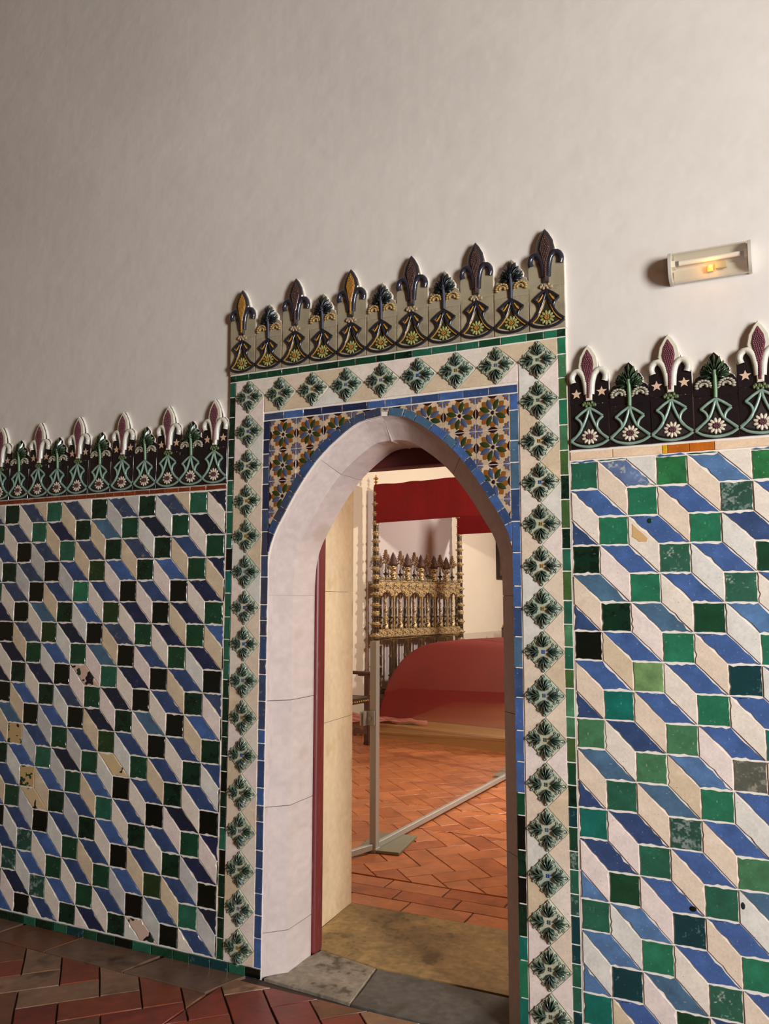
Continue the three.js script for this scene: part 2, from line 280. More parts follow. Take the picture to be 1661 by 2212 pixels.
struct('ceiling', bx(XR - XL + 1, 0.2, ZF + 0.9, (XR + XL) / 2, CEIL + 0.1, ZF / 2 - 0.05), mat({ color: 0x5d4430, roughness: 0.9 }));
{
  const zc = (WIN.z0 + WIN.z1) / 2, yc = (WIN.y0 + WIN.y1) / 2, t = 0.4, x = XR + t / 2;
  const wp = (y0, y1, z0, z1) => bx(t, y1 - y0, z1 - z0, x, (y0 + y1) / 2, (z0 + z1) / 2);
  struct('wall_right', wallUV(cat([wp(0, CEIL, 0, LOW.z0), wp(0, LOW.y0, LOW.z0, LOW.z1), wp(LOW.y1, CEIL, LOW.z0, LOW.z1), wp(0, CEIL, LOW.z1, WIN.z0), wp(0, WIN.y0, WIN.z0, WIN.z1), wp(WIN.y1, CEIL, WIN.z0, WIN.z1), wp(0, CEIL, WIN.z1, ZF)])), dimPlaster);
  const w2 = struct('window_2'), lz = (LOW.z0 + LOW.z1) / 2, ly = (LOW.y0 + LOW.y1) / 2;
  mesh('window_frame', cat([bx(0.06, 0.06, LOW.z1 - LOW.z0, XR + 0.2, LOW.y0 + 0.03, lz), bx(0.06, 0.06, LOW.z1 - LOW.z0, XR + 0.2, LOW.y1 - 0.03, lz), bx(0.06, LOW.y1 - LOW.y0, 0.06, XR + 0.2, ly, LOW.z0 + 0.03), bx(0.06, LOW.y1 - LOW.y0, 0.06, XR + 0.2, ly, LOW.z1 - 0.03)]), oxblood, w2);
  mesh('pane', bx(0.006, LOW.y1 - LOW.y0 - 0.12, LOW.z1 - LOW.z0 - 0.12, XR + 0.2, ly, lz), glass, w2);
  const w = struct('window_1');
  mesh('window_frame', cat([bx(0.06, 0.06, WIN.z1 - WIN.z0, XR + 0.2, WIN.y0 + 0.03, zc), bx(0.06, 0.06, WIN.z1 - WIN.z0, XR + 0.2, WIN.y1 - 0.03, zc), bx(0.06, WIN.y1 - WIN.y0, 0.06, XR + 0.2, yc, WIN.z0 + 0.03), bx(0.06, WIN.y1 - WIN.y0, 0.06, XR + 0.2, yc, WIN.z1 - 0.03), bx(0.05, WIN.y1 - WIN.y0, 0.05, XR + 0.2, yc, zc)]), oxblood, w);
  for (const s of [-1, 1]) mesh('pane', bx(0.006, WIN.y1 - WIN.y0 - 0.12, (WIN.z1 - WIN.z0) / 2 - 0.08, XR + 0.2, yc, zc + s * (WIN.z1 - WIN.z0) / 4), glass, w);
}

// ------------------------------------------------------------------ floors
function herring(parent, rects, mats, w, yTop, ox, oz) {        // tiles twice as long as wide, at 45 degrees, cut along the edges of the rectangles
  const l = 2 * w, O = { depth: 0.02, bevel: 0.002, jit: 0.0025, seg: 3, uv: 0.5 };
  const geos = [...Array(8)].map(() => tileGeo(insetConvex(rectP(l, w), 0.0022), O).rotateX(-Math.PI / 2));
  const c = Math.SQRT1_2;
  for (let i = -40; i < 40; i++) for (let j = -40; j < 40; j++) for (const k of [0, 1]) {
    const a = (i + 4 * j) * w + (k ? 2.5 * w : w), b = -i * w + (k ? w : w / 2);
    const x = ox + (a - b) * c, z = oz + (a + b) * c, h = k ? [w / 2, w] : [w, w / 2];
    for (const [x0, x1, z0, z1] of rects) {
      if (x < x0 - w || x > x1 + w || z < z0 - w || z > z1 + w) continue;
      const full = [[-1, -1], [1, -1], [1, 1], [-1, 1]].map(([p, q]) => { const u = a + p * h[0], v = b + q * h[1]; return [ox + (u - v) * c, -(oz + (u + v) * c)]; });
      if (area(full) < 0) full.reverse();
      const cut = clean(clipRect(full, x0, x1, -z1, -z0));
      if (cut.length < 3 || area(cut) < 0.0006) continue;
      const whole = Math.abs(area(cut) - area(full)) < 1e-6, y = yTop - 0.02 + rr(-0.001, 0.001);
      if (whole) mesh('floor_tile', pick(geos), mats(x, z), parent, [x, y, z], [0, -Math.PI / 4 + (k ? Math.PI / 2 : 0) + (rnd() < 0.5 ? Math.PI : 0), 0]);
      else { let mx = 0, mz = 0; cut.forEach((p) => { mx += p[0] / cut.length; mz += p[1] / cut.length; }); mesh('floor_tile', tileGeo(insetConvex(cut.map((p) => [p[0] - mx, p[1] - mz]), 0.0022), O).rotateX(-Math.PI / 2), mats(x, z), parent, [mx, y, -mz]); }
    }
  }
}
const floor = struct('floor');
mesh('floor_bed', bx(XR - XL, 0.2, ZF + 0.0, (XR + XL) / 2, -0.108, ZF / 2), mortar, floor);
{
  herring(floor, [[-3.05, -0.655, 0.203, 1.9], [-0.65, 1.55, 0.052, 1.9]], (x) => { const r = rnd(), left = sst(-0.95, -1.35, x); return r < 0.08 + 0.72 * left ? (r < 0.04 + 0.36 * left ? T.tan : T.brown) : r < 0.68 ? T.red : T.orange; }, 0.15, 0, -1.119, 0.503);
  // the course of worn slabs along the wall
  let x = -3.1;
  while (x < -0.7) { let L = rr(0.34, 0.5); if (x + L > -0.85) L = -0.66 - x; const k = rr(0.02, 0.06); mesh('border_slab', tileGeo([[0, 0], [L - 0.006, 0], [L - 0.006 + k, 0.185], [k, 0.185]], { depth: 0.022, bevel: 0.002, jit: 0.004, seg: 4, uv: 0.6 }).rotateX(-Math.PI / 2), pick([T.dirt, T.brown, T.dirt]), floor, [x, -0.02, 0.2]); x += L; }
  const fld = (a, b, c, d) => mesh('paving_field', bx(b - a, 0.02, d - c, (a + b) / 2, -0.0115, (c + d) / 2), T.red, floor);
  fld(XL, XR, 2.15, ZF); fld(1.85, XR, 0, 2.15); fld(XL, -3.2, 0, 2.15);
}
const floor2 = struct('floor_001');
mesh('floor_bed', bx(14, 0.2, 12.4, -0.5, -0.108, -7.05), mortar, floor2);
{
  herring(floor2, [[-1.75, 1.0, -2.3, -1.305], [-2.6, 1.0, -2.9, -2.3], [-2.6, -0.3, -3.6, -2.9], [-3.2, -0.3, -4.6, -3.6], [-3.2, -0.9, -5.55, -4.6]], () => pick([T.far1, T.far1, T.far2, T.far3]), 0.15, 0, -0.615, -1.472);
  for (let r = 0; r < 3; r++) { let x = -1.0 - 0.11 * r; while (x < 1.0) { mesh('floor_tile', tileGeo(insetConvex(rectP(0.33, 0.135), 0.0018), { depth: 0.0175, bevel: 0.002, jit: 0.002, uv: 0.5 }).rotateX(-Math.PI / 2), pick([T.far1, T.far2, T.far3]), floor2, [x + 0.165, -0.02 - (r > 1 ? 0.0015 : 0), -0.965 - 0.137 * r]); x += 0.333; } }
  const fld = (a, b, c, d) => mesh('paving_field', bx(b - a, 0.014, d - c, (a + b) / 2, -0.0125, (c + d) / 2), T.far1, floor2);
  fld(-7, 6, -12.6, -5.9); fld(-7, -3.2, -5.9, -0.9); fld(1.0, 6, -5.9, -0.9); fld(-0.3, 1.0, -4.6, -2.9); fld(-0.9, 1.0, -5.9, -4.6); fld(-3.2, -0.9, -5.9, -5.55); fld(-3.2, -2.6, -3.6, -0.9); fld(-2.6, -1.75, -2.3, -0.9); fld(-1.75, -1.0, -1.305, -0.9);
}

// ------------------------------------------------------------------ the pointed stone doorway, its frame and thresholds
const door = struct('door_1');
{
  const insB = offCurve(-0.075), ins = offCurve(-0.078), PR = [[0, 0.0], [0.28, -0.022], [1, -0.08], [1, -0.265]];     // chamfer, then soffit
  function stones(sgn, i0, i1, f0, f1, back = 0) {                          // one arch stone between two places on the curve
    const row = [], at = (t) => { const i = Math.min(curvePts.length - 2, Math.floor(t)), f = t - i, L = (c) => [c[i][0] + (c[i + 1][0] - c[i][0]) * f, c[i][1] + (c[i + 1][1] - c[i][1]) * f]; return back ? [L(curvePts), L(insB)] : [L(curvePts), L(ins)]; };
    const n = Math.max(2, Math.round((i1 - i0) * 1.5));
    for (let k = 0; k <= n; k++) {
      const [o, q] = at(i0 + (i1 - i0) * k / n);
      const ring = [[...o, -0.265], ...PR.map(([s, z]) => [o[0] + (q[0] - o[0]) * s, o[1] + (q[1] - o[1]) * s, z - back])];
      if (ring[0][0] < 0.546) ring[0][0] = o[0];
      row.push(ring);
    }
    const P = [], U = [], m = row[0].length; let acc = 0;
    const put = (p, u, v) => { P.push(sgn * p[0], p[1], p[2]); U.push(u, v); };
    for (let k = 0; k < n; k++) {
      const d = Math.hypot(row[k + 1][1][0] - row[k][1][0], row[k + 1][1][1] - row[k][1][1]);
      for (let j = 0; j < m - 1; j++) {
        const a = row[k][j], b = row[k][j + 1], c = row[k + 1][j + 1], e = row[k + 1][j], q = (p, u, v) => put(p, v / 0.7, u / 0.7);
        const ord = sgn > 0 ? [[a, acc, j], [c, acc + d, j + 1], [b, acc, j + 1], [a, acc, j], [e, acc + d, j], [c, acc + d, j + 1]] : [[a, acc, j], [b, acc, j + 1], [c, acc + d, j + 1], [a, acc, j], [c, acc + d, j + 1], [e, acc + d, j]];
        for (const [p, u, jj] of ord) q(p, u + f0, jj * 0.09 + f1);
      }
      acc += d;
    }
    for (const [k, flip] of [[0, 1], [n, 0]]) for (let j = 1; j < m - 1; j++) { const t = [row[k][0], row[k][j], row[k][j + 1]]; if ((sgn > 0) === !flip) t.reverse(); for (const p of t) put(p, p[0], p[1]); }
    const g = new THREE.BufferGeometry(); g.setAttribute('position', new THREE.Float32BufferAttribute(P, 3)); g.setAttribute('uv', new THREE.Float32BufferAttribute(U, 2)); g.computeVertexNormals();
    return g;
  }
  const yI = (y) => { for (let i = 0; i + 1 < curvePts.length; i++) if (curvePts[i][1] >= y && curvePts[i + 1][1] <= y) return i + (curvePts[i][1] - y) / (curvePts[i][1] - curvePts[i + 1][1]); return 0; };
  const sm = mat({ map: archStone.map, bumpMap: fineBump, bumpScale: 0.003, roughness: 0.85, side: THREE.DoubleSide });
  for (const sgn of [-1, 1]) {
    const cuts = (sgn < 0 ? [2.25, 2.1, 1.535, 1.095, 0.664, 0.17, 0] : [2.25, 2.06, 1.53, 1.1, 0.6, 0]).map(yI); cuts[0] = 0;
    const dl = (t) => { const i = Math.min(curvePts.length - 2, Math.floor(t)); return Math.hypot(curvePts[i][0] - curvePts[i + 1][0], curvePts[i][1] - curvePts[i + 1][1]); };
    for (let i = 0; i + 1 < cuts.length; i++) mesh('arch_stone', stones(sgn, cuts[i] + (i ? 0.0013 : 0.0004) / dl(cuts[i]), cuts[i + 1] - 0.0013 / dl(cuts[i + 1] - 0.01), rnd(), rnd()), sm, door);
    mesh('joint_mortar', stones(sgn, 0, 48, 0, 0, 0.003), mat({ color: 0xb8a698, roughness: 0.95, side: THREE.DoubleSide }), door);
  }
  // wooden frame behind the stones
  const fr = grp('wooden_frame', door);
  for (const s of [-1, 1]) mesh('frame_post', rbx(0.075, 2.3, 0.075, 0.018, s * 0.487, 1.15, -0.305), oxblood, fr);
  mesh('frame_lintel', rbx(1.1, 0.32, 0.075, 0.012, 0, 2.25, -0.305), mat({ color: 0x501214, roughness: 0.45 }), fr);
  // the deep, slightly splayed embrasure in the thick wall
  const pr = (pts, y0, y1, m) => { const sp = new THREE.Shape(pts.map((p) => V2(p[0], -p[1]))); return mesh('embrasure_block', wallUV(new THREE.ExtrudeGeometry(sp, { depth: y1 - y0, bevelEnabled: false }).rotateX(-Math.PI / 2).translate(0, y0, 0), 0.8), m, door); };
  const ys = [0, 0.93, 1.56, 2.6];
  for (let i = 0; i < 3; i++) { pr([[-1.1, -0.335], [-0.565, -0.335], [-0.6, -0.89], [-1.1, -0.89]], ys[i] + 0.001, ys[i + 1] - 0.001, jambStone); pr([[0.565, -0.335], [1.1, -0.335], [1.1, -0.89], [0.6, -0.89]], ys[i] + 0.001, ys[i + 1] - 0.001, jambStone); }
  // threshold slabs
  const slab = (pts, m, y = 0) => mesh('threshold_slab', tileGeo(pts.map((p) => [p[0], -p[1]]).reverse(), { depth: 0.03, bevel: 0.002, jit: 0.003, seg: 6, uv: 0.9 }).rotateX(-Math.PI / 2), m, door, [0, y - 0.03, 0]);
  slab([[-0.525, 0.005], [-0.45, -0.328], [-0.16, -0.272], [-0.118, 0.035]].map((p) => p), slabStones[0], 0.004);
  slab([[-0.112, 0.04], [-0.153, -0.272], [0.5, -0.268], [0.52, 0.05]], slabStones[1], 0.002);
  slab([[-0.47, -0.334], [-0.56, -0.345], [-0.6, -0.885], [0.6, -0.895], [0.56, -0.28], [-0.16, -0.28]], slabStones[2], 0.003);
  mesh('threshold_bed', bx(1.2, 0.1, 0.95, 0, -0.08, -0.435), mortar, door);
}
struct('wall_door_rear', wallUV(cat([bx(6.2, 4.0, 0.555, -4.2, 2.0, -0.6125), bx(6.2, 4.0, 0.555, 4.2, 2.0, -0.6125), bx(2.2, 1.4, 0.555, 0, 3.3, -0.6125)])), creamPaint);

// ------------------------------------------------------------------ tiled dados
function bed(parent, x0, x1, y0, y1) { mesh('mortar_bed', bx(x1 - x0, y1 - y0, 0.0125, (x0 + x1) / 2, (y0 + y1) / 2, 0.0062), grout, parent); }
{
  const t = struct('trim_1');                                    // left of the door
  bed(t, -3.2, -0.7535, 0, 2.024);
  dado(t, 0.75 - 1.70757, 1.905 - 0.004569, 0.098280, 0.098241, -3.19, -0.7565, 0.043, 2.0, toneLeft);
  stripOf(t, 'skirting_tile', [G.dark, G.deep, G.black, G.mid, G.dteal], -3.19, 0.002, -0.535, 0.0385, 'x', { len: [0.08, 0.12], depth: 0.009 });
  stripOf(t, 'red_tile', RED, -3.19, 2.0035, -0.7565, 2.023, 'x', { len: [0.05, 0.1] });
}
{
  const t = struct('trim_2');                                    // right of the door
  bed(t, 0.7535, 2.4, 0, 2.05);
  dado(t, 0.7515, 1.905, 0.1, 0.1, 0.757, 2.38, 0.043, 2.009, toneRight);
  stripOf(t, 'skirting_tile', [G.dark, G.deep, G.mid, G.teal], 0.535, 0.002, 2.38, 0.0385, 'x', { len: [0.08, 0.12], depth: 0.009 });
  const drip = mat({ color: 0x101410, roughness: 0.2 });
  for (const [x, y, w, h, c] of [[1.023, 1.784, 0.008, 0.009, 0x0c3322], [1.114, 0.526, 0.011, 0.0085, 0x14100f], [1.263, 0.558, 0.006, 0.011, 0x202a30]]) mesh('glaze_drip', new THREE.SphereGeometry(1, 16, 8).scale(w, h, 0.0016).translate(x, y, 0.0172), c === 0x14100f ? drip : mat({ color: c, roughness: 0.2 }), t);
  mesh('mortar_patch', tileGeo([[-0.028, -0.012], [-0.004, -0.03], [0.022, -0.03], [0.026, -0.018], [0.006, 0.004], [-0.026, 0.034]], { depth: 0.0052, jit: 0.002, bevel: 0.001 }), mat({ color: 0xc49c66, roughness: 0.9 }), t, [0.99, 1.742, 0.0122]);
  for (const [a, b, m] of [[0.757, 0.905, PEACH], [0.907, 1.072, PEACH], [1.073, 1.089, YEL], [1.091, 1.16, ORANGE], [1.161, 1.239, ORANGE], [1.241, 1.44, PEACH], [1.442, 1.66, PEACH], [1.662, 1.9, PEACH], [1.902, 2.38, PEACH]]) mesh('band_tile', tileGeo(rectP(b - a, 0.03), { jit: 0.0014, seg: 4 }), m, t, [(a + b) / 2, 2.029, 0.012]);
}

// ------------------------------------------------------------------ tiled surround of the door
const surround = struct('trim_3');
{
  const sh3 = new THREE.Shape([[-0.752, 0], [-0.752, 2.512], [0.752, 2.512], [0.752, 0], [0.54, 0]].map((p) => V2(...p)));
  for (let i = curvePts.length - 2; i >= 0; i--) sh3.lineTo(Math.min(0.54, curvePts[i][0] + 0.001), curvePts[i][1] + 0.002);
  for (let i = 1; i < curvePts.length - 1; i++) sh3.lineTo(-Math.min(0.54, curvePts[i][0] + 0.001), curvePts[i][1] + 0.002);
  sh3.lineTo(-0.54, 0);
  mesh('mortar_bed', new THREE.ExtrudeGeometry(sh3, { depth: 0.0125, bevelEnabled: false }), grout, surround);
  const greens = [G.dark, G.deep, G.deep, G.mid, G.mid, G.dark, G.black];
  // green edging
  stripOf(surround, 'green_edge_tile', (x, y) => pick(y < 0.5 ? [G.dark, G.black, G.dteal, G.deep] : y > 1.55 && y < 1.65 ? [G.teal] : greens), -0.7495, 0.04, -0.7215, 2.478, 'y');
  stripOf(surround, 'green_edge_tile', (x, y) => pick(y < 0.8 ? [G.deep, G.mid, G.dteal, G.worn, G.mid] : [G.mid, G.deep, G.bright, G.olive, G.soft, G.dark]), 0.7215, 0.04, 0.7495, 2.478, 'y');
  stripOf(surround, 'green_edge_tile', (x) => pick(x < 0.1 ? [G.dark, G.deep, G.deep] : [G.mid, G.bright, G.deep]), -0.7195, 2.4805, 0.7195, 2.5085, 'x');
  for (const s of [-1, 1]) { const q = s < 0 ? [[-0.7195, 2.4805], [-0.7195, 2.5085], [-0.7495, 2.5085]] : [[0.7195, 2.4805], [0.7495, 2.5085], [0.7195, 2.5085]]; mesh('green_edge_tile', tileGeo(q, { jit: 0.0005 }), G.deep, surround, [0, 0, 0.012]); const q2 = s < 0 ? [[-0.7495, 2.4805], [-0.7215, 2.4805], [-0.7495, 2.507]] : [[0.7215, 2.4805], [0.7495, 2.4805], [0.7495, 2.507]]; mesh('green_edge_tile', tileGeo(q2, { jit: 0.0005 }), G.dark, surround, [0, 0, 0.012]); }
  // blue edging; on the right jamb it turns green near the floor
  const blues = [B.deep, B.deep, B.navy, B.slate, B.cob];
  stripOf(surround, 'blue_edge_tile', (x, y) => pick(y > 1.0 ? [B.navy, B.dim, B.slate, B.dim, B.deep] : blues), -0.566, 0.04, -0.5355, 2.287, 'y', { len: [0.055, 0.12] });
  stripOf(surround, 'blue_edge_tile', (x, y) => y < 0.82 ? pick(y < 0.35 ? [G.teal, G.teal, G.bright] : [G.dark, G.black, G.teal, G.deep]) : pick([B.deep, B.cob, B.deep, B.steel]), 0.5355, 0.04, 0.566, 2.287, 'y', { len: [0.075, 0.125] });
  stripOf(surround, 'blue_edge_tile', (x) => pick(x < -0.1 ? [B.cob, B.slate, B.deep, B.navy] : [B.cob, B.deep, B.cob]), -0.566, 2.29, 0.566, 2.3195, 'x', { len: [0.075, 0.12] });
  // voussoir tiles around the arch
  const o1 = offCurve(0.003), o2 = offCurve(0.036), cum = [0];
  for (let i = 1; i < curvePts.length; i++) cum.push(cum[i - 1] + Math.hypot(curvePts[i][0] - curvePts[i - 1][0], curvePts[i][1] - curvePts[i - 1][1]));
  const atL = (c, s) => { for (let i = 1; i < cum.length; i++) if (cum[i] >= s) { const t = (s - cum[i - 1]) / (cum[i] - cum[i - 1]); return [c[i - 1][0] + (c[i][0] - c[i - 1][0]) * t, c[i - 1][1] + (c[i][1] - c[i - 1][1]) * t]; } return c[c.length - 1]; };
  for (const sg of [-1, 1]) {
    let s = sg < 0 ? 0 : 0.03;
    while (s < 0.8) {
      const L = rr(0.05, 0.082), q = []; const a = s + 0.0018, b = s + L - 0.0018;
      for (const t of [a, (a + b) / 2, b]) q.push(atL(o2, t)); for (const t of [b, (a + b) / 2, a]) q.push(atL(o1, t));
      const c = clean(clipRect(q.reverse(), -0.03, 0.534, 1.6, 2.288));
      if (c.length > 2 && area(c) > 0.0002) { let p = c.map((v) => [v[0] * sg, v[1]]); if (sg < 0) p.reverse(); mesh('voussoir_tile', tileGeo(p, { seg: 2, jit: 0.0012, depth: 0.0075 }), pick(sg < 0 ? [B.deep, B.dim, B.navy, B.slate, B.deep] : [B.cob, B.deep, B.cob, B.steel]), surround, [0, 0, 0.0118]); }
      s += L; if (sg < 0 && s < 0.02) s = 0.03;
    }
    if (sg < 0) { const q = [atL(o1, 0.028), atL(o2, 0.028)]; const p = [[-q[0][0], q[0][1]], [q[0][0], q[0][1]], [q[1][0], q[1][1]], [-q[1][0], q[1][1]]]; }
  }
  // white ground between the relief tiles
  const xs = 0.645, half = 0.0765, yT = 2.402, st = 0.1532, tri = (p) => mesh('white_triangle_tile', tileGeo(insetConvex(p, 0.0011), { jit: 0.0006, seg: 3 }), pick([W.cream, W.pink, W.buff, W.tan, W.cool, W.buff]), surround, [0, 0, 0.012]);
  const ccw = (p) => (area(p) < 0 ? p.reverse() : p);
  for (const s of [-1, 1]) for (let k = -0.5; k < 15.5; k++) {
    const y = yT - st * (k + 0.5), yc = y + st / 2 * 0; const ym = yT - st * (k + 1) + st / 2;
    const m = y - 0; const top = y + st / 2 * 1, bot = y - st / 2;
    for (const e of [-1, 1]) { const xe = s * xs + e * (half - 0.001); const p = clean(clipRect(ccw([[s * xs, m - st / 2 + 0], [xe, m], [xe, m - st]]), -1, 1, 0.04, 2.476)); if (p.length > 2 && area(p) > 1e-4) tri(ccw(p)); }
  }
  for (let i = 0; i < 9; i++) {
    const x = -xs + i * 0.16125, h = 0.0745;
    if (i < 8) { const xm = x + 0.16125 / 2; tri(ccw([[xm, yT], [x, yT + h], [x + 0.16125, yT + h]])); if (i > 0 && i < 7) tri(ccw([[xm, yT], [x + 0.16125, yT - h], [x, yT - h]])); else { const c = clean(clipRect(ccw([[xm, yT], [x + 0.16125, yT - h], [x, yT - h]]), -0.567, 0.567, 2.3, 2.5)); if (c.length > 2) tri(ccw(c)); } }
    if (i === 0) tri(ccw([[x, yT + h], [x - 0.074, yT + h], [x - 0.074, yT]])); if (i === 8) tri(ccw([[x, yT + h], [x + 0.074, yT], [x + 0.074, yT + h]]));
  }
}
// acanthus leaf in relief: base at the origin, pointing up (+y)
function leafGeo(L, wid, hgt, lobes = 5) {
  const NA = 26, NR = 6, P = [], C = [], I = [];
  const lo = [0.24, 0.30, 0.22], hi = [0.007, 0.024, 0.013];
  for (let a = 0; a <= NA; a++) for (let r = 0; r <= NR; r++) {
    const f = a / NA * 2 - 1, s = r / NR, ang = f * 1.15;
    const rim = (0.8 + 0.2 * Math.cos(f * Math.PI * lobes)) * Math.pow(Math.cos(f * 1.2), 0.55);
    const rad = L * (0.12 + 0.88 * s * rim);
    const x = Math.sin(ang) * rad * wid / L * 1.25 * (0.35 + 0.65 * s), y = Math.cos(ang) * rad;
    const ridge = Math.cos(f * Math.PI * lobes), curl = Math.pow(Math.sin(Math.PI * Math.min(1, s * 0.93 + 0.03)), 0.7);
    const z = hgt * curl * (0.62 + 0.38 * ridge);
    P.push(x, y, z);
    const t = Math.min(1, Math.max(0, 0.22 + 0.34 * ridge + (s > 0.9 ? 0.45 : 0) + (s < 0.15 ? 0.2 : 0)));
    const c = mix(hi, lo, t * t); C.push(c[0], c[1], c[2]);
  }
  for (let a = 0; a < NA; a++) for (let r = 0; r < NR; r++) { const i = a * (NR + 1) + r, j = i + NR + 1; I.push(i, i + 1, j, i + 1, j + 1, j); }
  const g = new THREE.BufferGeometry(); g.setAttribute('position', new THREE.Float32BufferAttribute(P, 3)); g.setAttribute('color', new THREE.Float32BufferAttribute(C, 3)); g.setIndex(I); g.computeVertexNormals(); return g;
}
const withUV = (g, c) => { const n = g.index ? g.toNonIndexed() : g; n.deleteAttribute('uv'); if (!n.attributes.color) n.setAttribute('color', new THREE.Float32BufferAttribute([].concat(...Array(n.attributes.position.count).fill(c)), 3)); return n; };
const reliefMat = phys({ vertexColors: true, roughness: 0.25, clearcoat: 0.4, clearcoatRoughness: 0.15, side: THREE.DoubleSide });
const acanthus = mergeGeometries([withUV(leafGeo(0.05, 0.027, 0.014)), ...[[0, 0.049, 0.0042], [-0.0185, 0.034, 0.0036], [0.0185, 0.034, 0.0036], [-0.0225, 0.022, 0.003], [0.0225, 0.022, 0.003]].map(([x, y, r]) => withUV(new THREE.TorusGeometry(r, 0.0016, 5, 9).translate(x, y, 0.002), [0.2, 0.27, 0.2]))]);
{
  const celadon = [glaze(0xb0b096, { mot: 0.1 }), glaze(0xbebca4, { mot: 0.1 }), glaze(0xa4ae9a, { mot: 0.1 })];
  const eyeM = [mat({ color: 0x8a6420, roughness: 0.3 }), mat({ color: 0x5a6074, roughness: 0.3 }), mat({ color: 0x33508f, roughness: 0.3 }), mat({ color: 0x4d5548, roughness: 0.3 })];
  const plates = [...Array(4)].map(() => tileGeo(insetConvex([[0, -0.0765], [0.0765, 0], [0, 0.0765], [-0.0765, 0]], 0.0016), { depth: 0.008, jit: 0.0006, seg: 3 }));
  const eye = cat([0, 1, 2, 3].map((k) => ball(0.0038, Math.cos(k * 1.571 + 0.78) * 0.0045, Math.sin(k * 1.571 + 0.78) * 0.0045, 0, 1, 1, 0.7)));
  function reliefTile(x, y) {
    const t = grp('relief_tile', surround, [x, y, 0.012]); t.rotation.z = rr(-0.02, 0.02);
    mesh('tile_plate', pick(plates), pick(celadon), t);
    for (let k = 0; k < 4; k++) { const m = mesh('leaf', acanthus, reliefMat, t, [Math.sin(-k * 1.5708) * 0.012, Math.cos(k * 1.5708) * 0.012, 0.0075], [0, 0, k * 1.5708]); m.scale.set(1.16, 1.1, rr(0.95, 1.25)); }
    mesh('blossom', eye, pick(eyeM), t, [0, 0, 0.0085]);
  }
  for (let i = 0; i < 9; i++) reliefTile(-0.645 + i * 0.16125, 2.402);
  for (const s of [-1, 1]) for (let k = 1; k < 16; k++) reliefTile(s * 0.645, 2.402 - k * 0.1532);
}
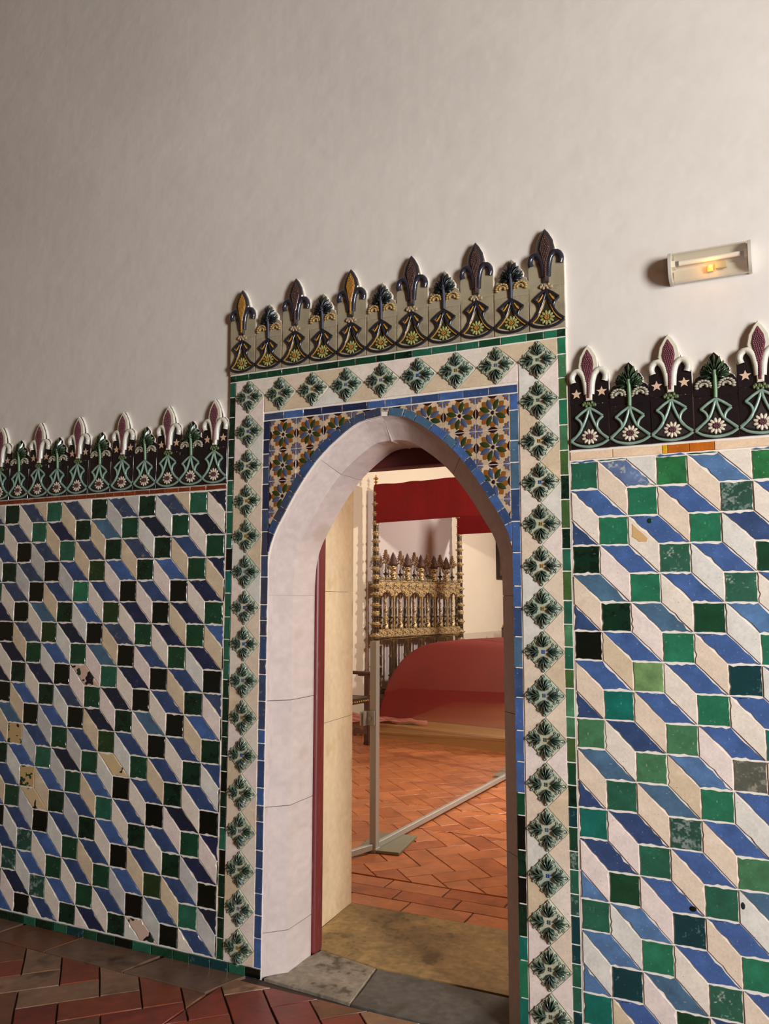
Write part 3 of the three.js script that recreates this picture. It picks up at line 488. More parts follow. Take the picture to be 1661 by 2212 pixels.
// flower tiles in the corners over the arch
{
  const plateM = [glaze(0xc4aa8c, { mot: 0.14, wear: 0x8a5a3a }), glaze(0xbfa688, { mot: 0.14, wear: 0x8a5a3a })];
  const cm = { blue_petals: mat({ color: 0x44506a, roughness: 0.25 }), green_petals: mat({ color: 0x2d3a1a, roughness: 0.25 }), ochre_fill: mat({ color: 0x84511f, roughness: 0.3 }), aubergine_fill: mat({ color: 0x251319, roughness: 0.25 }), florets: mat({ color: 0x595a72, roughness: 0.28 }), pale_rim: mat({ color: 0xd9c9b2, roughness: 0.3 }) };
  const lim = offCurve(0.02), edge = offCurve(0.03), q = 0.133;
  const petal = (cx, cy, ang, r0, r1, w, h) => { const pts = []; for (let i = 0; i <= 6; i++) { const t = i / 6; pts.push([r0 + (r1 - r0) * t, w * Math.pow(Math.sin(Math.PI * t), 0.8)]); } for (let i = 5; i > 0; i--) { const t = i / 6; pts.push([r0 + (r1 - r0) * t, -w * Math.pow(Math.sin(Math.PI * t), 0.8)]); } return { pts: pts.map(([a, b]) => [cx + a * Math.cos(ang) + b * Math.sin(ang), cy + a * Math.sin(ang) - b * Math.cos(ang)]), h }; };
  const dome = (p) => {                                           // low pillow over a small outline
    const P = [], I = []; let cx = 0, cy = 0; p.pts.forEach((v) => { cx += v[0] / p.pts.length; cy += v[1] / p.pts.length; });
    p.pts.forEach((v) => P.push(v[0], v[1], 0)); p.pts.forEach((v) => P.push(v[0] + (cx - v[0]) * 0.3, v[1] + (cy - v[1]) * 0.3, p.h)); P.push(cx, cy, p.h * 0.75);
    const n = p.pts.length; for (let i = 0; i < n; i++) { const j = (i + 1) % n; I.push(i, i + n, j, j, i + n, j + n, i + n, 2 * n, j + n); }
    const g = new THREE.BufferGeometry(); g.setAttribute('position', new THREE.Float32BufferAttribute(P, 3)); g.setAttribute('uv', new THREE.Float32BufferAttribute(new Array(P.length / 3 * 2).fill(0), 2)); g.setIndex(I); g.computeVertexNormals(); return g;
  };
  for (const k of Object.keys(cm)) cm[k].side = THREE.DoubleSide;
  for (const s of [-1, 1]) for (let i = 0; i < 4; i++) for (let j = 0; j < 5; j++) {
    const xa = 0.5335 - (i + 1) * q, xb = 0.5335 - i * q, ya = 2.2865 - (j + 1) * q, yb = 2.2865 - j * q;
    if (yOn(edge, xb - 0.002) > yb - 0.01) continue;
    const low = []; const N = 10; let cutAny = false;
    for (let k = 0; k <= N; k++) { const x = Math.max(0.002, xa + (xb - xa) * k / N); const y = Math.max(ya, yOn(lim, x)); if (y > ya) cutAny = true; if (y < yb - 0.001) low.push([x, y]); }
    if (low.length < 2) continue;
    let p = cutAny ? [...low, [xb - 0.001, yb - 0.001], [low[0][0], yb - 0.001]] : [[xa + 0.001, ya + 0.001], [xb - 0.001, ya + 0.001], [xb - 0.001, yb - 0.001], [xa + 0.001, yb - 0.001]];
    p = clean(p); p = p.map((v) => [v[0] * s, v[1]]); if (s < 0) p.reverse();
    if (p.length < 3 || area(p) < 2e-4) continue;
    const t = grp('flower_tile', surround, [0, 0, 0.012]);
    mesh('tile_plate', tileGeo(p, { depth: 0.004, bevel: 0.0006, jit: 0.0003, seg: 2 }), pick(plateM), t);
    const cx = s * (xa + xb) / 2, cy = (ya + yb) / 2, L = { blue_petals: [], green_petals: [], ochre_fill: [], aubergine_fill: [], florets: [], pale_rim: [] };
    const tilt = rr(-0.2, 0.2);
    for (let k = 0; k < 8; k++) { const a = k * Math.PI / 4 + 0.39 + tilt; L[k % 2 ? 'green_petals' : 'blue_petals'].push(petal(cx, cy, a, 0.011, 0.057, 0.0112, 0.003)); L.ochre_fill.push(petal(cx, cy, a + 0.39, 0.022, 0.062, 0.014, 0.0008)); }
    for (const [dx, dy] of [[-1, -1], [1, -1], [1, 1], [-1, 1]]) { const ox = cx + dx * q * 0.5, oy = cy + dy * q * 0.5, a0 = Math.atan2(-dy, -dx); for (const da of [-0.55, 0.55]) L.florets.push(petal(ox, oy, a0 + da, 0.003, 0.029, 0.009, 0.0018)); L.ochre_fill.push(petal(ox, oy, a0, 0.014, 0.03, 0.006, 0.0012)); }
    for (const [dx, dy] of [[1, 0], [-1, 0], [0, 1], [0, -1]]) L.aubergine_fill.push(petal(cx + dx * q * 0.5, cy + dy * q * 0.5, Math.atan2(dx, dy), -0.021, 0.021, 0.0125, 0.0014));
    L.aubergine_fill.push(petal(cx, cy, 0, -0.0085, 0.0085, 0.0085, 0.0026));
    const ok = (pp) => pp.pts.every((v) => Math.abs(v[0]) < 0.533 && v[1] < 2.286 && v[1] > yOn(lim, v[0]) + 0.001 && Math.abs(v[0]) > xa + 0.0005 - 0.03 && v[0] * s > xa && v[0] * s < xb && v[1] > ya && v[1] < yb);
    const half = (pp) => ({ h: pp.h, pts: pp.pts.map((v) => [s * Math.min(xb - 0.0015, Math.max(xa + 0.0015, v[0] * s)), Math.min(yb - 0.0015, Math.max(ya + 0.0015, v[1]))]) });
    for (const [k, list] of Object.entries(L)) { const g = list.map(half).filter(ok).map(dome); if (g.length) mesh(k, cat(g), cm[k], t, [0, 0, 0.0041 - (k === 'ochre_fill' ? 0.0002 : 0)]); }
  }
}

// ------------------------------------------------------------------ crestings
const UP_A = [[-0.0675, 0.1665], [-0.0675, 0.262], [-0.062, 0.285], [-0.049, 0.299], [-0.037, 0.3], [-0.033, 0.318], [-0.024, 0.345], [-0.01, 0.372], [0, 0.385]];
const UP_B = [[-0.0675, 0.1515], [-0.0675, 0.195], [-0.057, 0.216], [-0.043, 0.224], [-0.045, 0.24], [-0.036, 0.256], [-0.022, 0.262], [-0.018, 0.28], [0, 0.3]];
const mirror = (h) => [...h, ...h.slice(0, -1).reverse().map((p) => [-p[0], p[1]])];
const exG = (pts, depth, z, bev = 0.0015) => new THREE.ExtrudeGeometry(new THREE.Shape(pts.map((p) => V2(p[0], p[1]))), { depth, bevelEnabled: bev > 0, bevelThickness: bev, bevelSize: bev, bevelSegments: 1, curveSegments: 6 }).translate(0, 0, z);
function starPts(cx, cy, r) { const o = []; for (let i = 0; i < 10; i++) { const a = Math.PI / 2 + i * Math.PI / 5, q = i % 2 ? r * 0.42 : r; o.push([cx + Math.cos(a) * q, cy + Math.sin(a) * q]); } return o; }
const daisyP = (x, y, r, z) => cat([...Array(11)].map((_, i) => new THREE.SphereGeometry(1, 6, 4).scale(r * 0.36, r * 0.17, 0.003).translate(r * 0.62, 0, 0).rotateZ(i * 2 * Math.PI / 11).translate(x, y, z)));
const daisyC = (x, y, r, z) => cat([ball(r * 0.3, x, y, z, 1, 1, 0.5), ...[...Array(8)].map((_, i) => ball(r * 0.1, x + Math.cos(i * 0.785) * r * 0.24, y + Math.sin(i * 0.785) * r * 0.24, z + r * 0.1))]);
function crestKit(c) {
  const zf = 0.0205;
  const strap = (h, dx, r) => [[[0, h, zf + 0.004], [-0.006 - dx, h - 0.025, zf + 0.006], [-0.022 - dx * 0.8, h - 0.066, zf + 0.006], [-0.042, 0.052 - dx, zf + 0.005], [-0.064, 0.031, zf + 0.003]], [[0, h, zf + 0.004], [-0.022, h - 0.014, zf + 0.005], [-0.047, h - 0.034, zf + 0.005]], [[-0.047, h - 0.034, zf + 0.005], [-0.031, h - 0.05, zf + 0.006], [-0.026, h - 0.07, zf + 0.006], [-0.034, 0.06, zf + 0.005], [-0.064, 0.034, zf + 0.003]]].map((p) => [p, p.map((v) => [-v[0], v[1], v[2]])]).flat().map((p) => tube(p, r, 12, 6));
  const arc = (r, y) => tube([[-0.065, 0.03 + y, zf + 0.002], [-0.042, 0.015 + y, zf + 0.004], [0, 0.007 + y, zf + 0.005], [0.042, 0.015 + y, zf + 0.004], [0.065, 0.03 + y, zf + 0.002]], r, 12, 6);
  const inner = (h, r) => [[[-0.007, h - 0.032, zf + 0.006], [-0.017, h - 0.066, zf + 0.006], [-0.036, 0.046, zf + 0.005], [-0.055, 0.03, zf + 0.004]], [[-0.041, h - 0.036, zf + 0.005], [-0.03, h - 0.042, zf + 0.006], [-0.012, h - 0.018, zf + 0.006]]].map((p) => [p, p.map((v) => [-v[0], v[1], v[2]])]).flat().map((p) => tube(p, r, 10, 5));
  const K = {};
  for (const [kind, h, up] of [['A', 0.15, UP_A], ['B', 0.138, UP_B]]) {
    const out = mirror(up), t = new THREE.Group(); t.name = 'cresting_tile';
    const whole = [[-0.069, 0], ...out.map((p) => [p[0] * 1.03, p[1] + 0.0015]), [0.069, 0]];
    mesh('mortar_backing', exG([...whole].reverse(), 0.0125, 0, 0.001), limewash, t);
    mesh('lower_plate', tileGeo([[-0.0672, 0.001], [0.0672, 0.001], [0.0672, up[0][1] - 0.0015], [-0.0672, up[0][1] - 0.0015]], { depth: 0.0075, jit: 0.0007, uv: 0.2 }), c.ground, t, [0, 0, 0.013]);
    mesh('upper_plate', exG([...out].reverse(), 0.0055, 0.013, 0.001), c.upper, t);
    mesh('strapwork', cat([...strap(h, 0, 0.0054), arc(0.0054, 0)]), c.strap, t);
    if (c.inner) mesh('inner_strapwork', cat([...inner(h, 0.0032)]), c.inner, t);
    mesh('fan_ground', exG([[0, h - 0.035], [-0.012, h - 0.07], [-0.032, 0.05], [-0.052, 0.032], [0, 0.014], [0.052, 0.032], [0.032, 0.05], [0.012, h - 0.07]], 0.003, zf - 0.001, 0), c.fan, t);
    mesh('daisy', daisyP(0, 0.044, 0.031, zf + 0.004), c.daisy, t);
    mesh('daisy_eye', daisyC(0, 0.044, 0.031, zf + 0.006), c.eye, t);
    if (kind === 'A') {
      const rim = mirror([[-0.008, 0.18], [-0.011, 0.235], [-0.023, 0.273], [-0.033, 0.305], [-0.027, 0.338], [-0.012, 0.366], [0, 0.381]]), core = mirror([[-0.0025, 0.186], [-0.005, 0.24], [-0.0135, 0.277], [-0.019, 0.308], [-0.0145, 0.336], [0, 0.364]]);
      mesh('bud', exG([...rim].reverse(), 0.006, zf, 0.003), c.bud, t);
      const grains = []; for (let y = 0.2; y < 0.355; y += 0.0068) { const hw = y < 0.24 ? 0.003 : y < 0.31 ? 0.003 + (y - 0.24) * 0.19 : 0.0165 * (0.362 - y) / 0.052; for (let x = -hw; x <= hw + 1e-6; x += Math.max(0.0062, hw / 3)) if (hw > 0.004 || x < 0) grains.push(ball(0.0031, hw > 0.004 ? x : 0, y, zf + 0.0135, 1, 1, 1, 6, 4)); }
      mesh('bud_core', cat([exG([...core].reverse(), 0.0035, zf + 0.0085, 0.001), ...grains]), c.core, t);
      mesh('hook_petals', cat([-1, 1].map((s) => tube([[s * 0.008, 0.2, zf], [s * 0.0125, 0.245, zf + 0.003], [s * 0.022, 0.276, zf + 0.004], [s * 0.038, 0.29, zf + 0.004], [s * 0.054, 0.281, zf + 0.003], [s * 0.06, 0.262, zf + 0.002], [s * 0.055, 0.246, zf]], 0.0112, 16, 8))), c.hook, t);
      mesh('ring_blossom', cat([...Array(9)].map((_, i) => ball(0.0058, -0.02 + i * 0.005, 0.163 + Math.sin(i * 2.3) * 0.006, zf + 0.004, 1, 1.3, 0.9, 6, 5))), c.ring, t);
      if (c.star) mesh('stars', cat([[-0.044, 0.205], [0.044, 0.208], [-0.046, 0.146], [0.046, 0.148]].map(([x, y]) => exG(starPts(x, y, 0.019), 0.0022, zf - 0.0025, 0))), c.star, t);
    } else {
      const lg = leafGeo(0.08, 0.046, 0.02, 7), lf = (s, a, x, y) => withUV(lg.clone().scale(s, s, 1).rotateZ(a).translate(x, y, zf)).toNonIndexed();
      const leaves = mergeGeometries([lf(1.05, 0, 0, 0.21), lf(0.72, 0.85, -0.004, 0.208), lf(0.72, -0.85, 0.004, 0.208)]);
      mesh('leaf_cluster', leaves, c.leaf, t);
      mesh('stem', tube([[0, 0.142, zf + 0.003], [0.001, 0.18, zf + 0.006], [0, 0.235, zf + 0.012]], 0.007, 8, 6), c.stem, t);
      const sp = []; for (const s of [-1, 1]) { sp.push(tube([[s * 0.008, 0.175, zf], [s * 0.03, 0.19, zf + 0.003], [s * 0.055, 0.18, zf + 0.002]], 0.003, 8, 5)); for (let i = 0; i < 9; i++) { const a = i / 8 * Math.PI * 1.1 - 0.3; sp.push(ball(0.0078, s * (0.036 + Math.cos(a) * 0.022), 0.184 + Math.sin(a) * 0.02, zf + 0.003, 1, 0.6, 0.9, 6, 5), ball(0.0055, s * (0.035 + Math.cos(a + 0.2) * 0.011), 0.184 + Math.sin(a + 0.2) * 0.009, zf + 0.005, 1, 0.7, 0.9, 6, 5)); } }
      mesh('flower_sprays', cat(sp), c.spray, t);
    }
    K[kind] = t;
  }
  return K;
}
const vcMat = (tint) => phys({ color: tint, vertexColors: true, roughness: 0.3, clearcoat: 0.3, side: THREE.DoubleSide });
const paleGreen = glaze(0x7c9482, { mot: 0.3, wear: 0xb08a6c, speck: 0.6 }), nightGlaze = glaze(0x1a1316, { wear: 0xa08a78 });
const dadoCrest = crestKit({ ground: nightGlaze, upper: nightGlaze, strap: paleGreen, fan: mat({ color: 0x2c2520, roughness: 0.4 }), daisy: mat({ color: 0xc6b8a2, roughness: 0.4 }), eye: mat({ color: 0x5a3038, roughness: 0.4 }), bud: glaze(0xcdc6b2, { mot: 0.1, wear: 0x7c6a58 }), core: glaze(0x6a3a42, { mot: 0.3 }), hook: glaze(0xcdc8b6, { mot: 0.1, wear: 0x7c6a58 }), ring: mat({ color: 0x53623a, roughness: 0.4 }), star: mat({ color: 0xc9a88a, roughness: 0.7 }), leaf: vcMat(0xb4c89c), stem: mat({ color: 0x5d7a58, roughness: 0.35 }), spray: mat({ color: 0xa09a86, roughness: 0.4 }) });
const doorCrest = crestKit({ ground: glaze(0x988c72, { mot: 0.2 }), upper: glaze(0x9d9278, { mot: 0.2, wear: 0x5a4a34, speck: 0.8 }), strap: glaze(0x22242c, { mot: 0.3 }), inner: glaze(0xb3802e, { mot: 0.3 }), fan: mat({ color: 0x2a2a1c, roughness: 0.4 }), daisy: mat({ color: 0x8f8c52, roughness: 0.4 }), eye: mat({ color: 0x9a6c2a, roughness: 0.4 }), bud: glaze(0x3c3838, { mot: 0.3, wear: 0xa09a90 }), core: glaze(0x4e3630, { mot: 0.3 }), hook: glaze(0x2c2c34, { mot: 0.3, wear: 0x9a948a }), ring: mat({ color: 0xa08a6a, roughness: 0.4 }), leaf: vcMat(0x7a7890), stem: mat({ color: 0x3d3f4c, roughness: 0.35 }), spray: mat({ color: 0xa98c58, roughness: 0.4 }) });
doorCrest.goldCore = glaze(0xa5742c, { mot: 0.3 });
function cresting(name, kit, xs, y, wid) {
  const t = struct(name);
  xs.forEach((x, i) => { const c = kit[i % 2 ? 'B' : 'A'].clone(); c.position.set(x, y, 0); c.scale.set(wid / 0.138 * rr(0.99, 1.01), rr(0.985, 1.012), 1); c.rotation.z = rr(-0.008, 0.008); t.add(c); if (kit === doorCrest && !(i % 2) && (i === 0 || i === 4)) c.children.find((m) => m.name === 'bud_core').material = doorCrest.goldCore; });
  return t;
}
{
  const L = [-0.823, -0.953, -1.083, -1.22, -1.358, -1.5, -1.644, -1.777, -1.91, -2.047, -2.184, -2.32, -2.457, -2.594, -2.73, -2.867, -3.004, -3.14];
  cresting('trim_4', dadoCrest, L, 2.026, 0.137);
  cresting('trim_5', dadoCrest, [...Array(12)].map((_, i) => 0.829 + i * 0.1402), 2.05, 0.14);
  cresting('trim_6', doorCrest, [...Array(11)].map((_, i) => -0.684 + i * 0.1369), 2.513, 0.1365);
}

// ------------------------------------------------------------------ emergency lamp high on the wall, right
{
  const L = thing('emergency_lamp', 'clear emergency lamp with a fluorescent tube and a lit yellow bulb on the white wall', 'lamp', [1.2515, 2.662, 0]);
  const w = 0.262, h = 0.104, d = 0.074;
  const prof = (s, e) => { const q = []; for (let i = 0; i <= 10; i++) { const a = -Math.PI / 2 + Math.PI * i / 10; q.push(V2(0.012 + Math.cos(a) * (d - 0.012 - e), Math.sin(a) * (h / 2 - e) * (0.9 + 0.1 * Math.cos(a)))); } return q; };
  const ext = (pts, len, x) => new THREE.ExtrudeGeometry(new THREE.Shape([V2(0.004, -h / 2 + 0.004), ...pts, V2(0.004, h / 2 - 0.004)]), { depth: len, bevelEnabled: false }).rotateY(-Math.PI / 2).scale(-1, 1, 1);
  const housing = mat({ color: 0xd6d0c4, roughness: 0.5 });
  mesh('back_housing', rbx(w - 0.004, h - 0.004, 0.022, 0.004, 0, 0, 0.012), housing, L);
  mesh('reflector', cat([bx(w - 0.03, 0.04, 0.003, 0, 0.028, 0.03).rotateX(-0.16), bx(w - 0.03, 0.04, 0.003, 0, -0.028, 0.03).rotateX(0.16)]), mat({ color: 0xcfc9bb, roughness: 0.3 }), L);
  // clear cover: a shell bent over the housing, with fine ribs
  const N = 22, P = [], I = [], rib = [];
  for (let i = 0; i <= N; i++) { const a = -Math.PI / 2 + Math.PI * i / N; for (const x of [-w / 2, w / 2]) P.push(x, Math.sin(a) * h / 2, 0.018 + Math.pow(Math.abs(Math.cos(a)), 0.7) * (d - 0.018)); }
  for (let i = 0; i < N; i++) { const a = 2 * i; I.push(a, a + 1, a + 2, a + 1, a + 3, a + 2); }
  const g = new THREE.BufferGeometry(); g.setAttribute('position', new THREE.Float32BufferAttribute(P, 3)); g.setIndex(I); g.computeVertexNormals();
  mesh('clear_cover', g, phys({ color: 0xf4f0e6, transmission: 0.92, thickness: 0, roughness: 0.08, ior: 1.45, side: THREE.DoubleSide }), L);
  const capS = new THREE.Shape(); capS.moveTo(0.004, -h / 2); for (let i = 0; i <= N; i++) { const a = -Math.PI / 2 + Math.PI * i / N; capS.lineTo(0.018 + Math.pow(Math.abs(Math.cos(a)), 0.7) * (d - 0.016), Math.sin(a) * h / 2); } capS.lineTo(0.004, h / 2);
  for (const s of [-1, 1]) mesh('end_cap', new THREE.ExtrudeGeometry(capS, { depth: 0.01, bevelEnabled: true, bevelSize: 0.001, bevelThickness: 0.001, bevelSegments: 1 }).rotateY(-Math.PI / 2).translate(s > 0 ? w / 2 : -w / 2 + 0.01, 0, 0), phys({ color: 0xdcd6c8, transmission: 0.35, thickness: 0, roughness: 0.35 }), L);
  mesh('fluorescent_tube', new THREE.CylinderGeometry(0.0085, 0.0085, w - 0.062, 16).rotateZ(Math.PI / 2).translate(0, 0.008, 0.045), mat({ color: 0xf3efe8, roughness: 0.25 }), L);
  for (const s of [-1, 1]) { mesh('tube_ferrule', new THREE.CylinderGeometry(0.009, 0.009, 0.014, 14).rotateZ(Math.PI / 2).translate(s * (w / 2 - 0.027), 0.008, 0.045), mat({ color: 0x8e8a80, metalness: 0.7, roughness: 0.3 }), L); mesh('lamp_holder', bx(0.012, 0.022, 0.03, s * (w / 2 - 0.016), 0.006, 0.04), mat({ color: 0xe9e6de, roughness: 0.5 }), L); }
  mesh('battery_holder', rbx(0.036, 0.024, 0.014, 0.003, 0.037, -0.02, 0.042), mat({ color: 0xbfae7c, roughness: 0.5 }), L);
  mesh('bulb_socket', rbx(0.02, 0.024, 0.006, 0.002, 0.002, -0.024, 0.038), mat({ color: 0xd8b25a, roughness: 0.4 }), L);
  const bulb = mesh('lit_bulb', ball(0.0055, 0.003, -0.022, 0.048, 1, 1.25, 1, 12, 10), mat({ color: 0xffd98a, emissive: 0xffb648, emissiveIntensity: 2.5, roughness: 0.4 }), L);
  const pl = new THREE.PointLight(0xffb34d, 0.012, 3, 2); pl.position.set(0.003, -0.022, 0.058); pl.castShadow = true; L.add(pl);
}

// ------------------------------------------------------------------ the bedroom beyond: shell
const TH = R(10.5), E1 = V3(Math.sin(TH), 0, -Math.cos(TH)), E2 = V3(Math.cos(TH), 0, Math.sin(TH)), N0 = V3(-3.03, 0, -6.13);
const at = (a, b, y) => [N0.x + a * E1.x + b * E2.x, y, N0.z + a * E1.z + b * E2.z];
const TURN = -TH;                                                // local x along E2 (out from the wall), local -z along E1
function roomBox(a0, a1, b0, b1, y0, y1) { return new THREE.BoxGeometry(b1 - b0, y1 - y0, a1 - a0).rotateY(TURN).translate(...at((a0 + a1) / 2, (b0 + b1) / 2, (y0 + y1) / 2)); }
const FH = 3.9;
struct('wall_bedroom_left', wallUV(roomBox(-5.45, 5.2, -0.46, -0.16, 0, FH)), creamPaint);
struct('wall_bedroom_back', wallUV(roomBox(5.2, 5.5, -0.46, 6.4, 0, FH)), creamPaint);
struct('wall_bedroom_right', wallUV(roomBox(-4.25, 5.2, 6.1, 6.4, 0, FH)), creamPaint);
struct('ceiling_001', bx(15, 0.2, 13.2, -0.4, FH + 0.1, -7.2), mat({ color: 0x9a7a54, roughness: 0.9 }));
{
  const p = struct('trim_7'); mesh('wall_panel', roomBox(0.02, 2.06, -0.16, -0.135, 0.16, 2.925), mat({ color: 0xd4ccce, roughness: 0.9 }), p);
}
// ceiling track with two warm spots
for (const [x, y, z, tx, ty, tz, pw] of SPOTS) {
  const t = thing('track_spotlight', pw < 30 ? 'white spotlight nearest the door, turned down to the threshold' : z < -6 ? 'white spotlight hung deep in the bedroom, beyond the bed' : 'white spotlight in the middle of the bedroom ceiling, turned to the bed', 'lamp', [x, y, z]);
  const dir = V3(tx - x, ty - y, tz - z).normalize(), q = new THREE.Quaternion().setFromUnitVectors(V3(0, -1, 0), dir), wh = mat({ color: 0xe8e4dc, roughness: 0.5 });
  const can = mesh('lamp_can', lathe([[0.001, 0.09], [0.04, 0.085], [0.048, 0.06], [0.052, -0.05], [0.048, -0.05], [0.044, 0.05], [0.001, 0.055]], 24), wh, t); can.quaternion.copy(q);
  mesh('hanger_rod', new THREE.CylinderGeometry(0.008, 0.008, FH - y - 0.05, 10).translate(0, (FH - y) / 2 + 0.02, 0), wh, t);
  const face = mesh('glowing_lens', new THREE.CylinderGeometry(0.042, 0.042, 0.006, 24), mat({ color: 0xffefdc, emissive: 0xfff0de, emissiveIntensity: 3 }), t); face.quaternion.copy(q); face.position.copy(dir.clone().multiplyScalar(0.035));
  const l = new THREE.SpotLight(0xfff0de, pw, 0, 1.15, 0.6, 2); l.position.set(x + dir.x * 0.07, y + dir.y * 0.07, z + dir.z * 0.07); l.target.position.set(tx, ty, tz); l.castShadow = true; l.shadow.radius = 5; scene.add(l, l.target);
}

// ------------------------------------------------------------------ dais, bed and bedding
{
  const d = thing('bed_dais', 'low tan wooden platform under the canopy bed', 'platform', at(0, 0, 0), TURN);
  const wood = mat({ map: tex(192, (u, v) => { const n = fbm(u * 0.3, v, 6, 4, 101), k = 0.86 + n * 0.28; return [164 * k, 122 * k, 74 * k]; }), roughness: 0.5 });
  mesh('platform_top', rbx(4.4, 0.03, 2.9, 0.008, 2.08, 0.14, -0.95), wood, d);
  mesh('platform_front', bx(4.38, 0.125, 0.03, 2.08, 0.0625, 0.48), wood, d); mesh('platform_side', bx(0.03, 0.125, 2.86, 4.26, 0.0625, -0.95), wood, d);
}
function turned(h, r, seed, sec) {                                // a turned post: dark shaft and gilt rings
  const g = rng(seed), dark = [], gold = []; let y = 0;
  while (y < h - 0.02) {
    const k = r * (1 - 0.45 * y / h), L = Math.min(h - y, sec * (0.7 + g() * 0.6));
    dark.push(lathe([[k * 0.75, y], [k * 0.85, y + L * 0.2], [k * 0.8, y + L * 0.5], [k * 0.85, y + L * 0.8], [k * 0.75, y + L]], 14));
    for (let j = 1; j < 4; j++) dark.push(new THREE.TorusGeometry(k * 0.84, k * 0.1, 5, 12).rotateX(Math.PI / 2).translate(0, y + L * j / 4, 0));
    const big = g() < 0.4 ? 1.45 : 1.12, y2 = y + L;
    if (y2 < h - 0.03) gold.push(lathe([[k * 0.7, y2 - 0.03], [k * 0.95, y2 - 0.026], [k * 0.85, y2 - 0.016], [k * big * 0.85, y2 - 0.008], [k * big, y2], [k * big * 0.85, y2 + 0.008], [k * 0.85, y2 + 0.016], [k * 0.98, y2 + 0.024], [k * 0.7, y2 + 0.032]], 16));
    y += L;
  }
  return [cat(dark), cat(gold)];
}
{
  const b = thing('canopy_bed', 'dark and gilt canopy bed with a headboard of turned spindles and tall posts', 'bed', at(0, 0, 0.155), TURN);
  const PH = 2.83, W2 = 2.03;
  const [pd, pg] = turned(PH, 0.064, 5, 0.115);
  const fin = cat([lathe([[0.001, 0.13], [0.006, 0.12], [0.008, 0.1], [0.03, 0.085], [0.034, 0.075], [0.01, 0.06], [0.01, 0.05], [0.024, 0.038], [0.024, 0.03], [0.01, 0.018], [0.014, 0]], 14)]);
  for (const [x, z] of [[0, 0], [0, -W2], [2.18, 0], [2.18, -W2]]) { const p = mesh('bed_post', pd, ebony, b, [x, 0, z]); mesh('post_rings', pg, gilt, p); mesh('post_finial', fin, brass, p, [0, PH, 0]); }
  for (const z of [0, -W2]) mesh('canopy_rail', new THREE.CylinderGeometry(0.012, 0.012, 2.18, 10).rotateZ(Math.PI / 2), ebony, b, [1.09, PH - 0.02, z]);
  const y0 = -0.155;
  mesh('lower_rail', boxUV(rbx(0.05, 0.1, W2 - 0.06, 0.006, 0, y0 + 1.14, -W2 / 2)), gilt, b);
  mesh('rail_base', bx(0.06, 0.03, W2 - 0.06, 0, y0 + 1.075, -W2 / 2), ebony, b);
  mesh('upper_rail', boxUV(rbx(0.05, 0.085, W2 - 0.06, 0.006, 0, y0 + 1.74, -W2 / 2)), gilt, b);
  mesh('rail_fillet', boxUV(bx(0.07, 0.012, W2 - 0.05, 0, y0 + 1.79, -W2 / 2)), gilt, b);
  mesh('bottom_rail', rbx(0.05, 0.1, W2 - 0.06, 0.006, 0, y0 + 0.42, -W2 / 2), ebony, b);
  // apron with six ogee openings
  const P = 0.322, s0 = 0.05, ap = new THREE.Shape(); ap.moveTo(0.04, 1.7); ap.lineTo(0.04, 1.61);
  for (let i = 0; i < 6; i++) { const a = s0 + i * P, m = a + P / 2; ap.lineTo(a + 0.06, 1.6); ap.quadraticCurveTo(a + 0.075, 1.64, m - 0.04, 1.645); ap.quadraticCurveTo(m - 0.01, 1.65, m, 1.685); ap.quadraticCurveTo(m + 0.01, 1.65, m + 0.04, 1.645); ap.quadraticCurveTo(a + P - 0.075, 1.64, a + P - 0.06, 1.6); }
  ap.lineTo(W2 - 0.04, 1.6); ap.lineTo(W2 - 0.04, 1.7); ap.closePath();
  mesh('arched_apron', boxUV(new THREE.ExtrudeGeometry(ap, { depth: 0.04, bevelEnabled: false }).rotateY(Math.PI / 2).translate(-0.02, y0, 0)), gilt, b);
  const balG = (h) => lathe([[0.012, 0], [0.024, 0.01], [0.024, 0.03], [0.014, 0.045], [0.022, 0.07], [0.026, 0.1], [0.016, 0.125], [0.03, 0.14], [0.03, 0.15], [0.015, 0.16], [0.02, 0.2], [0.017, h * 0.6], [0.022, h * 0.62], [0.022, h * 0.65], [0.016, h * 0.68], [0.016, h - 0.04], [0.024, h - 0.03], [0.024, h]], 10);
  const spG = (h) => cat([lathe([[0.006, 0.2], [0.022, 0.21], [0.03, 0.24], [0.012, 0.26], [0.01, 0.3], [0.016, 0.31], [0.008, 0.33], [0.006, h * 0.7], [0.018, h * 0.72], [0.006, h * 0.76], [0.004, h]], 10)]);
  const onion = lathe([[0.04, 0], [0.042, 0.02], [0.034, 0.06], [0.016, 0.085], [0.03, 0.11], [0.033, 0.14], [0.02, 0.165], [0.008, 0.19], [0.006, 0.2]], 12);
  const bal = balG(0.41), bal2 = balG(0.6), spi = spG(0.43), tree = [], gap = [];
  for (let i = 0; i < 84; i++) { const t = i / 84, a = i * 2.4, r = (0.03 + 0.055 * ((i * 7) % 10) / 10) * (1 - t * 0.93) * (t < 0.12 ? 0.6 : 1); tree.push(ball(0.0125, Math.cos(a) * r, 0.02 + t * 0.175, Math.sin(a) * r, 0.5 + ((i * 3) % 5) * 0.16, 0.35 + ((i * 7) % 4) * 0.18, 1, 5, 4)); }
  tree.push(new THREE.CylinderGeometry(0.004, 0.006, 0.2, 6).translate(0, 0.09, 0));
  const treeG = cat(tree), coneG = lathe([[0.001, 0.18], [0.016, 0.15], [0.038, 0.09], [0.056, 0.03], [0.05, 0], [0.001, 0]], 12);
  const cup = lathe([[0.012, 0], [0.018, 0.01], [0.01, 0.03], [0.014, 0.055], [0.034, 0.075], [0.034, 0.085], [0.012, 0.095], [0.018, 0.12], [0.008, 0.15], [0.008, 0.19]], 12);
